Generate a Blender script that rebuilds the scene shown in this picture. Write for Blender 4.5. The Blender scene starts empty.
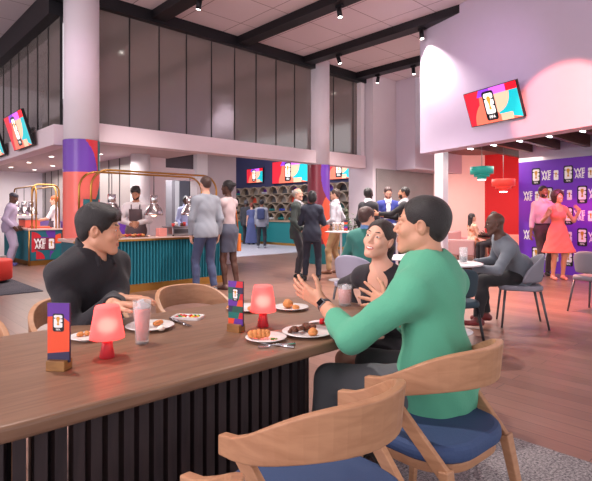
import bpy, math, random
import numpy as np
from mathutils import Vector, Matrix
random.seed(7)
SC = bpy.context.scene
COL = SC.collection
# ---------------------------------------------------------------- camera, world, lights, exposure
EYE = 1.27                      # camera height; world X and Y are the two wall directions of the hall
RX, RY = 0.7277, -0.6853        # camera right in world
FX, FY = 0.6859, 0.7283         # camera forward in world
cam = bpy.data.objects.new('camera', bpy.data.cameras.new('camera'))
COL.objects.link(cam)
cam.location = (0, 0, EYE)
cam.rotation_euler = (math.pi/2, 0, -math.atan2(FX, FY))
cam.data.sensor_width = 36
cam.data.lens = 491/592*36
cam.data.shift_y = -0.0457
cam.data.clip_start = 0.05
cam.data.clip_end = 200
SC.camera = cam
SC.view_settings.view_transform = 'Standard'
SC.view_settings.look = 'None'
SC.view_settings.gamma = 1
SC.view_settings.use_curve_mapping = False
SC.view_settings.exposure = 0.32
SC.cycles.use_denoising = True
SC.cycles.max_bounces = 8
SC.cycles.transparent_max_bounces = 16
SC.cycles.sample_clamp_indirect = 6
w = bpy.data.worlds.new('world'); SC.world = w; w.use_nodes = True
bg = w.node_tree.nodes['Background']
bg.inputs[0].default_value = (0.93, 0.885, 0.915, 1)
bg.inputs[1].default_value = 1.5

def lin(c):
    c = c/255.0
    return c/12.92 if c <= 0.04045 else ((c+0.055)/1.055)**2.4
def rgb(r, g, b): return (lin(r), lin(g), lin(b), 1)

def W2(lat, d):                 # camera-aligned floor coordinates (metres right, metres ahead) to world
    return (RX*lat+FX*d, RY*lat+FY*d)
def D(px, d):                   # floor position d metres ahead in the column px of the picture
    return W2((px-296)/491*d, d)
def G(px, py, z=0.0):           # point of the horizontal plane z
    d = (EYE-z)*491/(py-213)
    return D(px, d)
def DV(px, V):
    r = (px-296)/491
    return V*(0.6853+0.7283*r)/(0.7277-0.6859*r)
def face(cx, cy):               # z rotation that turns local +Y to the camera-aligned direction (cx, cy)
    x, y = W2(cx, cy)
    return math.atan2(-x, y)

def light(name, kind, loc, energy, color, size=1.0, aim=None, spot=None, blend=0.6, size_y=None):
    l = bpy.data.lights.new(name, kind); l.energy = energy; l.color = color
    if kind == 'AREA':
        l.size = size
        if size_y: l.shape = 'RECTANGLE'; l.size_y = size_y
    elif kind == 'SPOT':
        l.shadow_soft_size = size; l.spot_size = math.radians(spot); l.spot_blend = blend
    else: l.shadow_soft_size = size
    o = bpy.data.objects.new(name, l); COL.objects.link(o); o.location = loc
    if aim:
        o.rotation_euler = (Vector(aim)-Vector(loc)).to_track_quat('-Z', 'Y').to_euler()
    return o
WARM = (1.0, 0.90, 0.84); PINK = (1.0, 0.55, 0.75); LILAC = (0.85, 0.6, 1.0)
# lights of the hall and servery
light('fill_left', 'AREA', (-5.5, 2.5, 3.0), 260, (1.0, 0.86, 0.92), 5, (2.5, 3.5, 0.8), size_y=3.5)  # area fill added at the left
light('void_light', 'AREA', (10.5, 13.5, 4.7), 330, (0.95, 0.93, 1.0), 4, (11.5, 13.5, 0), size_y=6)
light('servery_light', 'AREA', (3.9, 12.5, 2.38), 130, WARM, 1.2, (3.9, 12.5, 0), size_y=6)
light('counter_spot', 'SPOT', (3.6, 6.0, 4.7), 260, WARM, 0.15, (4.1, 8.4, 0.9), 50)
light('back_room_light', 'AREA', (6.0, 12.2, 2.9), 150, (1, 0.97, 0.95), 1.2, (6.3, 12.2, 0), size_y=2)
# coloured spots on the hanging lilac wall
light('lilac_spot', 'SPOT', (5.0, 3.4, 4.6), 105, (0.92, 0.58, 1.0), 0.1, (8.25, 4.1, 3.2), 60, 1.0)
light('column_spot', 'SPOT', (1.2, 5.6, 4.6), 55, (1.0, 0.5, 0.85), 0.1, (3.12, 8.7, 3.75), 22, 1.0)
light('coral_spot', 'SPOT', (4.6, 1.6, 3.4), 1500, (1.0, 0.22, 0.16), 0.04, (7.78, 2.57, 2.86), 23, 0.35)
# lounge
LX, LY = D(480, 12.5)
light('lounge_wash', 'AREA', (LX, LY, 2.6), 110, (1.0, 0.80, 0.74), 3, (LX, LY, 0), size_y=3)
LX, LY = D(500, 12.6)
light('lounge_red_spot', 'SPOT', (LX, LY, 2.6), 120, (1.0, 0.3, 0.28), 0.15, D(505, 15.2)+(1.4,), 110, 0.8)
LX, LY = D(555, 7.6)
light('backdrop_spot', 'SPOT', (LX, LY, 2.7), 110, (1.0, 0.60, 0.52), 0.1, D(556, 10.0)+(0.7,), 80, 0.7)
LX, LY = D(565, 8.6)
light('backdrop_magenta_spot', 'SPOT', (LX, LY, 2.7), 160, (1.0, 0.12, 0.55), 0.1, D(575, 10.1)+(0.1,), 60, 0.9)  # added spot that tints the foot of the backdrop magenta
LX, LY = D(545, 6.6)
light('floor_red_spot', 'SPOT', (LX, LY, 2.7), 620, (1.0, 0.28, 0.20), 0.2, D(540, 7.6)+(0.0,), 90, 0.9)

# ---------------------------------------------------------------- materials
MATS = {}
def M(name, col=(200, 200, 200), rough=0.6, metal=0.0, bump=0.0, bs=60, var=0.0, vs=6, emit=0.0, trans=0.0, sheen=0.0, coat=0.0, ior=1.45, ecol=None, alpha=1.0):
    if name in MATS: return MATS[name]
    m = bpy.data.materials.new(name); m.use_nodes = True
    nt = m.node_tree; b = nt.nodes['Principled BSDF']
    c = rgb(*col)
    b.inputs['Base Color'].default_value = c
    b.inputs['Roughness'].default_value = rough
    b.inputs['Metallic'].default_value = metal
    b.inputs['IOR'].default_value = ior
    b.inputs['Transmission Weight'].default_value = trans
    b.inputs['Coat Weight'].default_value = coat
    b.inputs['Sheen Weight'].default_value = sheen
    b.inputs['Alpha'].default_value = alpha
    if emit:
        b.inputs['Emission Color'].default_value = rgb(*(ecol or col)); b.inputs['Emission Strength'].default_value = emit
    tc = nt.nodes.new('ShaderNodeTexCoord')
    n = nt.nodes.new('ShaderNodeTexNoise'); n.inputs['Scale'].default_value = vs; n.inputs['Detail'].default_value = 4
    nt.links.new(tc.outputs['Object'], n.inputs['Vector'])
    r = nt.nodes.new('ShaderNodeMixRGB'); v = max(var, 0.02)
    r.inputs[1].default_value = tuple(x*(1-v) for x in c[:3])+(1,)
    r.inputs[2].default_value = tuple(min(1, x*(1+v)) for x in c[:3])+(1,)
    nt.links.new(n.outputs['Fac'], r.inputs[0]); nt.links.new(r.outputs[0], b.inputs['Base Color'])
    if bump:
        n2 = nt.nodes.new('ShaderNodeTexNoise'); n2.inputs['Scale'].default_value = bs; n2.inputs['Detail'].default_value = 3
        nt.links.new(tc.outputs['Object'], n2.inputs['Vector'])
        bp = nt.nodes.new('ShaderNodeBump'); bp.inputs['Strength'].default_value = bump; bp.inputs['Distance'].default_value = 0.02
        nt.links.new(n2.outputs['Fac'], bp.inputs['Height']); nt.links.new(bp.outputs[0], b.inputs['Normal'])
    MATS[name] = m
    return m

def wood(name, c1, c2, scale=(1, 12, 12), rough=0.45, coat=0.0, rot=0.0):
    if name in MATS: return MATS[name]
    m = bpy.data.materials.new(name); m.use_nodes = True
    nt = m.node_tree; b = nt.nodes['Principled BSDF']; b.inputs['Roughness'].default_value = rough; b.inputs['Coat Weight'].default_value = coat
    tc = nt.nodes.new('ShaderNodeTexCoord'); mp = nt.nodes.new('ShaderNodeMapping'); mp.inputs['Scale'].default_value = scale
    mp.inputs['Rotation'].default_value = (0, 0, rot)
    nt.links.new(tc.outputs['Object'], mp.inputs[0])
    n = nt.nodes.new('ShaderNodeTexNoise'); n.inputs['Scale'].default_value = 3.0; n.inputs['Detail'].default_value = 6; n.inputs['Distortion'].default_value = 0.6
    nt.links.new(mp.outputs[0], n.inputs['Vector'])
    cr = nt.nodes.new('ShaderNodeValToRGB'); cr.color_ramp.elements[0].position = 0.35; cr.color_ramp.elements[1].position = 0.65
    cr.color_ramp.elements[0].color = rgb(*c1); cr.color_ramp.elements[1].color = rgb(*c2)
    nt.links.new(n.outputs['Fac'], cr.inputs[0]); nt.links.new(cr.outputs[0], b.inputs['Base Color'])
    bp = nt.nodes.new('ShaderNodeBump'); bp.inputs['Strength'].default_value = 0.08
    nt.links.new(n.outputs['Fac'], bp.inputs['Height']); nt.links.new(bp.outputs[0], b.inputs['Normal'])
    MATS[name] = m; return m

def planks(name, c1, c2, mortar, bw, bh, rough=0.35, rot=0.0, offset=0.5, msize=0.004, var=0.3):
    m = bpy.data.materials.new(name); m.use_nodes = True
    nt = m.node_tree; b = nt.nodes['Principled BSDF']; b.inputs['Roughness'].default_value = rough
    tc = nt.nodes.new('ShaderNodeTexCoord'); mp = nt.nodes.new('ShaderNodeMapping'); mp.inputs['Rotation'].default_value = (0, 0, rot)
    nt.links.new(tc.outputs['Object'], mp.inputs[0])
    br = nt.nodes.new('ShaderNodeTexBrick'); br.inputs['Scale'].default_value = 1; br.inputs['Brick Width'].default_value = bw; br.inputs['Row Height'].default_value = bh
    br.inputs['Mortar Size'].default_value = msize; br.offset = offset; br.inputs['Bias'].default_value = 0
    br.inputs['Color1'].default_value = rgb(*c1); br.inputs['Color2'].default_value = rgb(*c2); br.inputs['Mortar'].default_value = rgb(*mortar)
    nt.links.new(mp.outputs[0], br.inputs['Vector'])
    mp2 = nt.nodes.new('ShaderNodeMapping'); mp2.inputs['Scale'].default_value = (1.5, 22, 1); nt.links.new(mp.outputs[0], mp2.inputs[0])
    n = nt.nodes.new('ShaderNodeTexNoise'); n.inputs['Scale'].default_value = 2.5; n.inputs['Detail'].default_value = 6
    nt.links.new(mp2.outputs[0], n.inputs['Vector'])
    mx = nt.nodes.new('ShaderNodeMixRGB'); mx.blend_type = 'MULTIPLY'; mx.inputs[0].default_value = var
    cr = nt.nodes.new('ShaderNodeValToRGB'); cr.color_ramp.elements[0].color = (0.45, 0.45, 0.45, 1); cr.color_ramp.elements[1].color = (1.3, 1.3, 1.3, 1)
    nt.links.new(n.outputs['Fac'], cr.inputs[0]); nt.links.new(br.outputs['Color'], mx.inputs[1]); nt.links.new(cr.outputs[0], mx.inputs[2])
    nt.links.new(mx.outputs[0], b.inputs['Base Color'])
    MATS[name] = m; return m

def speckle(name, c1, c2, scale, rough=0.95, bump=0.6):
    m = bpy.data.materials.new(name); m.use_nodes = True
    nt = m.node_tree; b = nt.nodes['Principled BSDF']; b.inputs['Roughness'].default_value = rough
    tc = nt.nodes.new('ShaderNodeTexCoord')
    n = nt.nodes.new('ShaderNodeTexNoise'); n.inputs['Scale'].default_value = scale; n.inputs['Detail'].default_value = 5; n.inputs['Roughness'].default_value = 0.75
    nt.links.new(tc.outputs['Object'], n.inputs['Vector'])
    n2 = nt.nodes.new('ShaderNodeTexNoise'); n2.inputs['Scale'].default_value = 2.2; nt.links.new(tc.outputs['Object'], n2.inputs['Vector'])
    ad = nt.nodes.new('ShaderNodeMath'); ad.operation = 'MULTIPLY_ADD'; ad.inputs[1].default_value = 0.25; nt.links.new(n2.outputs['Fac'], ad.inputs[0]); nt.links.new(n.outputs['Fac'], ad.inputs[2])
    cr = nt.nodes.new('ShaderNodeValToRGB'); cr.color_ramp.elements[0].position = 0.5; cr.color_ramp.elements[1].position = 0.75
    cr.color_ramp.elements[0].color = rgb(*c1); cr.color_ramp.elements[1].color = rgb(*c2)
    nt.links.new(ad.outputs[0], cr.inputs[0]); nt.links.new(cr.outputs[0], b.inputs['Base Color'])
    bp = nt.nodes.new('ShaderNodeBump'); bp.inputs['Strength'].default_value = bump; bp.inputs['Distance'].default_value = 0.01
    nt.links.new(n.outputs['Fac'], bp.inputs['Height']); nt.links.new(bp.outputs[0], b.inputs['Normal'])
    MATS[name] = m; return m

# ---------------------------------------------------------------- mesh builder
class MB:
    def __init__(s): s.v = []; s.f = []; s.m = []; s.sm = []
    def add(s, vs, fs, mi=0, smooth=False):
        o = len(s.v); s.v += [tuple(float(c) for c in p) for p in vs]
        for f in fs: s.f.append([i+o for i in f]); s.m.append(mi); s.sm.append(smooth)
        return s
    def box(s, a, b, mi=0):
        x0, x1 = sorted((a[0], b[0])); y0, y1 = sorted((a[1], b[1])); z0, z1 = sorted((a[2], b[2]))
        vs = [(x0,y0,z0),(x1,y0,z0),(x1,y1,z0),(x0,y1,z0),(x0,y0,z1),(x1,y0,z1),(x1,y1,z1),(x0,y1,z1)]
        return s.add(vs, [(3,2,1,0),(4,5,6,7),(0,1,5,4),(1,2,6,5),(2,3,7,6),(3,0,4,7)], mi)
    def prism(s, poly, z0, z1, mi=0, smooth=False):    # poly: ccw list of (x, y)
        n = len(poly)
        vs = [(x, y, z0) for x, y in poly]+[(x, y, z1) for x, y in poly]
        s.add(vs, [tuple(range(n-1, -1, -1)), tuple(range(n, 2*n))], mi)
        o = len(s.v)-2*n
        for i in range(n):
            j = (i+1) % n; s.f.append([o+i, o+j, o+n+j, o+n+i]); s.m.append(mi); s.sm.append(smooth)
        return s
    def lathe(s, prof, c=(0, 0, 0), n=32, mi=0, smooth=True, cap=True):   # prof: (r, z) from bottom to top
        vs = []; fs = []
        for r, z in prof:
            for k in range(n):
                a = 2*math.pi*k/n; vs.append((c[0]+r*math.cos(a), c[1]+r*math.sin(a), c[2]+z))
        for i in range(len(prof)-1):
            for k in range(n):
                k2 = (k+1) % n; fs.append((i*n+k, i*n+k2, (i+1)*n+k2, (i+1)*n+k))
        s.add(vs, fs, mi, smooth)
        if cap:
            o = len(s.v)-len(vs)
            if prof[0][0] > 1e-4: s.f.append([o+k for k in range(n-1, -1, -1)]); s.m.append(mi); s.sm.append(False)
            if prof[-1][0] > 1e-4: s.f.append([o+(len(prof)-1)*n+k for k in range(n)]); s.m.append(mi); s.sm.append(False)
        return s
    def tube(s, pts, r, n=10, mi=0, sx=1.0, up=None):     # r: number or list
        pts = [Vector(p) for p in pts]; rs = r if isinstance(r, (list, tuple)) else [r]*len(pts)
        vs = []; fs = []; prev = None
        for i, p in enumerate(pts):
            t = (pts[min(i+1, len(pts)-1)]-pts[max(i-1, 0)]).normalized()
            u = Vector(up) if up else (prev if prev else (Vector((0, 0, 1)) if abs(t.z) < 0.9 else Vector((1, 0, 0))))
            a = t.cross(u).normalized(); b = a.cross(t).normalized(); prev = b
            for k in range(n):
                th = 2*math.pi*k/n; vs.append(p+a*math.cos(th)*rs[i]*sx+b*math.sin(th)*rs[i])
        for i in range(len(pts)-1):
            for k in range(n):
                k2 = (k+1) % n; fs.append((i*n+k, i*n+k2, (i+1)*n+k2, (i+1)*n+k))
        fs.append(tuple(range(n-1, -1, -1))); fs.append(tuple((len(pts)-1)*n+k for k in range(n)))
        return s.add(vs, fs, mi, True)
    def beam(s, p0, p1, w, h, up=(0, 0, 1), mi=0, w1=None, h1=None):    # rectangular bar, may taper
        p0 = Vector(p0); p1 = Vector(p1); t = (p1-p0).normalized(); a = t.cross(Vector(up)).normalized(); b = a.cross(t).normalized()
        w1 = w1 or w; h1 = h1 or h; vs = []
        for p, ww, hh in ((p0, w, h), (p1, w1, h1)):
            for sx, sy in ((-1,-1),(1,-1),(1,1),(-1,1)): vs.append(p+a*sx*ww/2+b*sy*hh/2)
        return s.add(vs, [(3,2,1,0),(4,5,6,7),(0,1,5,4),(1,2,6,5),(2,3,7,6),(3,0,4,7)], mi)
    def ball(s, c, r, mi=0, n=16, m=10):
        rr = r if isinstance(r, (tuple, list)) else (r, r, r)
        vs = []; fs = []
        for i in range(m+1):
            ph = math.pi*i/m
            for k in range(n):
                th = 2*math.pi*k/n; vs.append((c[0]+rr[0]*math.sin(ph)*math.cos(th), c[1]+rr[1]*math.sin(ph)*math.sin(th), c[2]-rr[2]*math.cos(ph)))
        for i in range(m):
            for k in range(n):
                k2 = (k+1) % n; fs.append((i*n+k, i*n+k2, (i+1)*n+k2, (i+1)*n+k))
        return s.add(vs, fs, mi, True)
    def flat(s, poly, y, mi=0):       # polygon in the local X-Z plane facing -Y, poly ccw seen from the front
        return s.add([(x, y, z) for x, z in poly], [tuple(range(len(poly)))], mi)
    def disc_poly(s, cx, cz, r, a0, a1, y, mi=0, n=18, centre=True):
        p = [(cx+r*math.cos(math.radians(a0+(a1-a0)*k/n)), cz+r*math.sin(math.radians(a0+(a1-a0)*k/n))) for k in range(n+1)]
        if centre and abs(a1-a0) < 359: p = [(cx, cz)]+p
        elif abs(a1-a0) >= 359: p = p[:-1]
        return s.flat(p, y, mi)
    def merge(s, o, mat=None, mi=None):
        off = len(s.v); s.v += [tuple(mat @ Vector(p)) if mat else p for p in o.v]
        for f, m_, q in zip(o.f, o.m, o.sm): s.f.append([i+off for i in f]); s.m.append(m_ if mi is None else mi); s.sm.append(q)
        return s
    def build(s, name, mats, parent=None, loc=(0, 0, 0), rz=0.0, bevel=0.0, subsurf=0, rot=None):
        me = bpy.data.meshes.new(name); me.from_pydata(s.v, [], s.f)
        mats = mats if isinstance(mats, (list, tuple)) else [mats]
        for m_ in mats: me.materials.append(m_)
        me.polygons.foreach_set('material_index', s.m); me.polygons.foreach_set('use_smooth', s.sm); me.update()
        o = bpy.data.objects.new(name, me); COL.objects.link(o)
        o.location = loc; o.rotation_euler = rot if rot else (0, 0, rz)
        if parent: o.parent = parent
        if bevel:
            b = o.modifiers.new('bevel', 'BEVEL'); b.width = bevel; b.segments = 3; b.limit_method = 'ANGLE'; b.harden_normals = False
        if subsurf:
            q = o.modifiers.new('sub', 'SUBSURF'); q.levels = q.render_levels = subsurf
        return o

def tag(o, label, cat, group=None):
    o['label'] = label; o['category'] = cat
    if group: o['group'] = group
    return o
def thing(name, label, cat, loc=(0, 0, 0), rz=0.0, group=None):
    o = bpy.data.objects.new(name, None); COL.objects.link(o); o.empty_display_size = 0.1
    o.location = (loc[0], loc[1], loc[2] if len(loc) > 2 else 0); o.rotation_euler = (0, 0, rz)
    return tag(o, label, cat, group)
def struct(o): o['kind'] = 'structure'; return o
def copy_tree(o, parent=None):
    c = o.copy(); COL.objects.link(c)
    if parent: c.parent = parent
    for ch in list(KIDS.get(o.name, [])) or [x for x in bpy.data.objects if x.parent == o]: copy_tree(ch, c)
    return c
KIDS = {}
def dup(root, loc, rz=None, label=None, group=None):
    c = copy_tree(root); c.location = (loc[0], loc[1], loc[2] if len(loc) > 2 else root.location[2])
    if rz is not None: c.rotation_euler = (0, 0, rz)
    if label: c['label'] = label
    if group: c['group'] = group
    return c
def rrect(cx, cy, w, h, r, n=5):
    p = []
    for sx, sy, a0 in ((1,-1,-90),(1,1,0),(-1,1,90),(-1,-1,180)):
        for k in range(n+1):
            a = math.radians(a0+90*k/n); p.append((cx+sx*(w/2-r)+r*math.cos(a), cy+sy*(h/2-r)+r*math.sin(a)))
    return p
def text(s, size, bold=0.0):      # text as a flat mesh builder in the X-Z plane facing -Y, centred
    cu = bpy.data.curves.new('t', 'FONT'); cu.body = s; cu.size = size; cu.align_x = 'CENTER'; cu.align_y = 'CENTER'; cu.offset = bold*size; cu.resolution_u = 2; cu.space_line = 0.75
    ob = bpy.data.objects.new('t', cu); me = bpy.data.meshes.new_from_object(ob)
    mb = MB(); mb.add([(v.co.x, 0, v.co.y) for v in me.vertices], [tuple(p.vertices) for p in me.polygons])
    bpy.data.objects.remove(ob); bpy.data.curves.remove(cu); bpy.data.meshes.remove(me)
    return mb
# ---------------------------------------------------------------- common colours
white = M('white_plaster', (240, 234, 240), 0.75, bump=0.05, bs=90)
fascia_m = M('fascia_paint', (238, 220, 226), 0.7, bump=0.04, bs=90)
graywall = M('grey_plaster', (150, 142, 146), 0.85, bump=0.1, bs=70)
black = M('black_metal', (30, 29, 34), 0.45, 0.3)
glassy = M('smoked_glass', (122, 112, 108), 0.11, 0.0, ior=1.9, coat=0.3)
glassj = M('glass_joint', (35, 34, 36), 0.5)
floor_m = planks('oak_planks', (142, 104, 90), (124, 90, 78), (96, 70, 62), 1.6, 0.14, 0.33, rot=math.pi/2, msize=0.003, var=0.55)
ceil_m = planks('ceiling_panels', (226, 216, 222), (222, 212, 218), (140, 124, 130), 1.0, 1.0, 0.8, offset=0.0, msize=0.008, var=0.05)
brass = M('brass', (176, 128, 66), 0.3, 0.9)
teal = M('teal_paint', (28, 104, 118), 0.55)
CEIL = 5.12

# floor and ceilings
struct(MB().box((-9, -9, -0.1), (19, 24, 0)).build('floor', floor_m))
grayf = speckle('grey_terrazzo', (170, 168, 178), (196, 194, 202), 30, 0.5, 0.0)
struct(MB().box((7.2, 11.6, 0), (19, 24, 0.006)).build('floor_tiles', grayf))
cm = MB().box((-7, -7, CEIL), (2.8, 17, CEIL+0.1)).box((2.8, -7, CEIL), (16, 8.7, CEIL+0.1))
struct(cm.build('ceiling', ceil_m))
for k in (-2, -1, 0, 2, 3, 4, 5):
    u = 0.52+2.0*k
    b = MB().box((u-0.14, -6.9, CEIL-0.16), (u+0.14, 8.62 if u > 2.8 else 16.9, CEIL-0.002))
    struct(b.build('ceiling_beam', black))
# header beams over the glazing
struct(MB().box((2.6, 8.62, CEIL-0.22), (11.0, 8.9, CEIL-0.003)).build('trim_header_beam', black))
struct(MB().box((2.66, 8.95, CEIL-0.45), (2.98, 16.9, CEIL-0.003)).build('trim_left_header_beam', black))
# mezzanine fascias
struct(MB().box((3.35, 8.62, 2.53), (8.80, 8.95, 2.85)).build('trim_fascia', fascia_m))
struct(MB().box((9.28, 8.62, 2.53), (10.78, 8.95, 2.87)).build('trim_fascia_right', fascia_m))
struct(MB().box((2.74, 8.95, 2.45), (3.0, 16.9, 2.80)).build('trim_fascia_left', fascia_m))
# glazing above the fascias
def glazing(name, a0, a1, axis, fixed, z0, z1, step, off):
    g = MB()
    if axis == 'x': g.box((a0, fixed, z0), (a1, fixed+0.03, z1))
    else: g.box((fixed, a0, z0), (fixed+0.03, a1, z1))
    o = struct(g.build(name, glassy))
    x = a0+off
    while x < a1-0.05:
        j = MB()
        if axis == 'x': j.box((x-0.010, fixed-0.012, z0), (x+0.010, fixed+0.034, z1))
        else: j.box((fixed-0.012, x-0.010, z0), (fixed+0.034, x+0.010, z1))
        j.build('mullion', glassj, o); x += step
    return o
glazing('window_1', 3.3, 8.78, 'x', 8.76, 2.85, CEIL-0.22, 0.6, 0.1)
glazing('window_2', 9.1, 10.62, 'x', 8.8, 2.87, CEIL-0.22, 0.8, 0.55)
glazing('window_3', 8.95, 16.9, 'y', 2.85, 2.8, CEIL-0.45, 0.65, 0.0)
struct(MB().box((10.62, 8.66, 2.87), (10.78, 8.9, CEIL-0.22)).build('trim_glazing_post', white))
# soffit over the servery, with downlights
struct(MB().box((3.0, 8.95, 2.53), (5.6, 17.0, 2.7)).build('ceiling_servery', M('soffit_paint', (214, 196, 198), 0.8)))
dl = None
for i, (x, y) in enumerate([(3.4, 10.0), (4.1, 10.4), (3.5, 11.6), (4.2, 12.0), (3.5, 13.3), (4.2, 13.8), (3.5, 15.0), (4.2, 15.4)]):
    if dl is None:
        dl = thing('downlight', 'small round recessed downlight in the low ceiling over the food counters', 'ceiling light', (x, y, 2.529), 0, 'downlights over the food counters')
        MB().lathe([(0.055, -0.008), (0.075, -0.006), (0.075, 0.0)], n=20).build('trim_ring', M('lamp_white', (240, 238, 236), 0.4), dl)
        MB().lathe([(0.0, -0.010), (0.05, -0.009)], n=20, cap=False).build('lens', M('downlight_glow', (255, 246, 238), 0.4, emit=6.0), dl)
    else: dup(dl, (x, y, 2.529))
for i, o in enumerate(x for x in bpy.data.objects if x.name.startswith('downlight')):
    o['label'] = 'small round recessed downlight over the food counters, %s in the %s row' % (('left', 'right')[i % 2], ('nearest', 'second', 'third', 'farthest')[i//2 % 4])

# columns with painted wraps
def column(label, cx, cy, r, zt, pattern, mats):
    t = thing('column', label, 'column', (cx, cy, 0))
    MB().lathe([(r*0.97, zt), (r*0.97, CEIL+0.02)], n=64).build('shaft', M('column_white', (242, 234, 242), 0.6), t)
    n = 144; rows = 110; mb = MB(); vs = []; H = zt
    base = math.atan2(-cy, -cx)
    for i in range(rows+1):
        for k in range(n):
            a = 2*math.pi*k/n; vs.append((r*math.cos(a), r*math.sin(a), H*i/rows))
    mb.v = [tuple(p) for p in vs]
    for i in range(rows):
        z = H*(i+0.5)/rows
        for k in range(n):
            a = 2*math.pi*(k+0.5)/n-base; a = (a+math.pi) % (2*math.pi)-math.pi
            tt = 0.5-(-0.5*math.sin(a)) if abs(a) < math.pi/2 else (0.999 if a > 0 else 0.001)
            k2 = (k+1) % n
            mb.f.append([i*n+k, i*n+k2, (i+1)*n+k2, (i+1)*n+k]); mb.m.append(pattern(tt, z)); mb.sm.append(True)
    mb.build('painted_wrap', mats, t)
    return t
purple = M('wrap_purple', (112, 58, 178), 0.4, coat=0.2); red = M('wrap_red', (214, 50, 58), 0.4, coat=0.2)
coral = M('wrap_coral', (240, 106, 92), 0.4, coat=0.2); wteal = M('wrap_teal', (30, 108, 116), 0.4, coat=0.2)
indigo = M('wrap_indigo', (74, 70, 140), 0.4, coat=0.2); maroon = M('wrap_maroon', (132, 40, 58), 0.4, coat=0.2)
orange = M('wrap_orange', (232, 88, 56), 0.4, coat=0.2)
def pat1(t, z):
    if z > 1.98:
        if t > 0.93: return 3
        dx = max(0, t-0.25); return 0 if (dx/0.66)**2+((z-1.98)/0.62)**2 < 1 else 1
    if z > 0.85:
        c = 0.62+0.38*math.sqrt(max(0, 1-((1.98-z)/0.62)**2)) if z > 1.36 else 0.62
        if z < 1.52 and t > 0.55: return 3 if t < 0.95 else 2
        return 2 if t < c else 3
    return 4
column('large round white column with a purple and coral painted lower wrap, left of the main food counter', 3.12, 8.72, 0.295, 2.52, pat1, [purple, red, coral, wteal, indigo])
def pat2(t, z):
    if ((t-1.15)/0.55)**2+((z-2.30)/0.75)**2 < 1: return 1
    if ((t-1.35)/0.80)**2+((z-1.05)/0.85)**2 < 1: return 2
    if z < 0.5: return 3
    return 0
column('round white column with maroon and orange painted lower wrap in the middle of the hall', 9.04, 8.75, 0.285, 2.50, pat2, [maroon, purple, orange, wteal])

# back walls of the servery
pan = M('panel_grey', (158, 150, 150), 0.35)
wl = struct(MB().box((4.75, 10.1, 0), (4.85, 16.6, 2.53)).build('wall_servery', pan))
for k in range(11):
    MB().box((4.735, 10.3+0.6*k-0.008, 0), (4.76, 10.3+0.6*k+0.008, 2.53)).build('panel_joint', glassj, wl)
struct(MB().box((0.2, 16.6, 0), (4.9, 16.75, 2.53)).build('wall_back_left', white))
struct(MB().box((0.5, 16.54, 0), (3.35, 16.62, 2.15)).build('door_opening_shade', M('dark_opening', (42, 40, 44), 0.6)))  # dark slab on the wall, coloured as the shade inside an opening
struct(MB().lathe([(0.2, 0), (0.2, 2.53)], (4.78, 9.93, 0), n=48).build('wall_round_pier', white))
# wall with the open doorway
wd = MB().box((4.95, 10.2, 0), (5.52, 10.4, 4.6)).box((5.52, 10.2, 2.05), (6.28, 10.4, 2.32)).box((5.52, 10.26, 2.32), (6.28, 10.34, 4.6), 2)
wd.box((6.28, 10.1, 0), (6.58, 10.4, 4.6), 1).box((6.58, 10.2, 0), (7.5, 10.35, 4.6), 3)
bright = M('bright_white', (244, 240, 244), 0.6)
struct(wd.build('wall_doorway', [fascia_m, bright, M('transom_dark', (92, 84, 92), 0.2), M('wall_warm_grey', (200, 190, 196), 0.8)]))
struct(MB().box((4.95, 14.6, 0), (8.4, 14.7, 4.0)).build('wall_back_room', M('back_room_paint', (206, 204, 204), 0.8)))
struct(MB().box((6.9, 12.4, 0), (7.0, 14.6, 4.0)).build('wall_back_room_side', M('back_room_grey', (120, 116, 124), 0.8)))  # side wall in a darker grey than the back wall

# far shop wall
navy = M('navy_paint', (64, 64, 102), 0.7)
struct(MB().box((14.0, 9.2, 0), (14.15, 23, 5.0)).build('wall_far', navy))
struct(MB().box((7.0, 21.2, 0), (14.0, 21.3, 5.0)).build('wall_far_left', M('far_grey', (150, 150, 160), 0.8)))
struct(MB().box((5.6, 8.96, 4.95), (16, 23, 5.1)).build('ceiling_far', M('far_ceiling', (180, 172, 180), 0.8)))
# pier and soffit right of the middle column
struct(MB().box((10.82, 8.4, 0), (16, 9.27, CEIL)).build('wall_pier', [M('pier_paint', (216, 206, 214), 0.8)]))
struct(MB().box((11.9, 7.75, 2.53), (16, 8.39, CEIL-0.003)).build('ceiling_soffit_block', M('pier_light', (206, 196, 210), 0.8)))
# dark band on the wall by the standing group
struct(MB().box((10.95, 8.36, 0), (16, 8.42, 2.52)).build('wall_grey_panel', M('stone_grey', (136, 130, 130), 0.9, bump=0.4, bs=30, var=0.1, vs=3)))

# hanging lilac wall and lounge
def wallbox(name, p0, p1, z0, z1, th, m, left=True):
    a = Vector((p0[0], p0[1], 0)); b = Vector((p1[0], p1[1], 0)); t = (b-a).normalized(); n = Vector((-t.y, t.x, 0))*(th if left else -th)
    poly = [(a.x, a.y), (b.x, b.y), ((b+n).x, (b+n).y), ((a+n).x, (a+n).y)]
    if not left: poly = poly[::-1]
    return struct(MB().prism(poly, z0, z1).build(name, m))
P0 = Vector((8.70, 5.55, 0)); WD = Vector((-0.295, -0.956, 0)).normalized()
P1 = P0+WD*5.6
lilac_m = M('lilac_paint', (206, 192, 214), 0.8, bump=0.04, bs=80)
wallbox('wall_hanging', P0, P1, 2.49, CEIL-0.003, 0.30, lilac_m)
Q = D(441.5, 11.3)
struct(MB().box((Q[0]-0.11, Q[1]-0.11, 0), (Q[0]+0.11, Q[1]+0.11, 2.75)).build('wall_lounge_post', white))
L = lambda px, d: D(px, d)
wallbox('wall_lounge_pink', L(425, 15.6), L(485, 15.6), 0, 3.3, 0.1, M('blush_paint', (246, 222, 212), 0.8))
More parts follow.
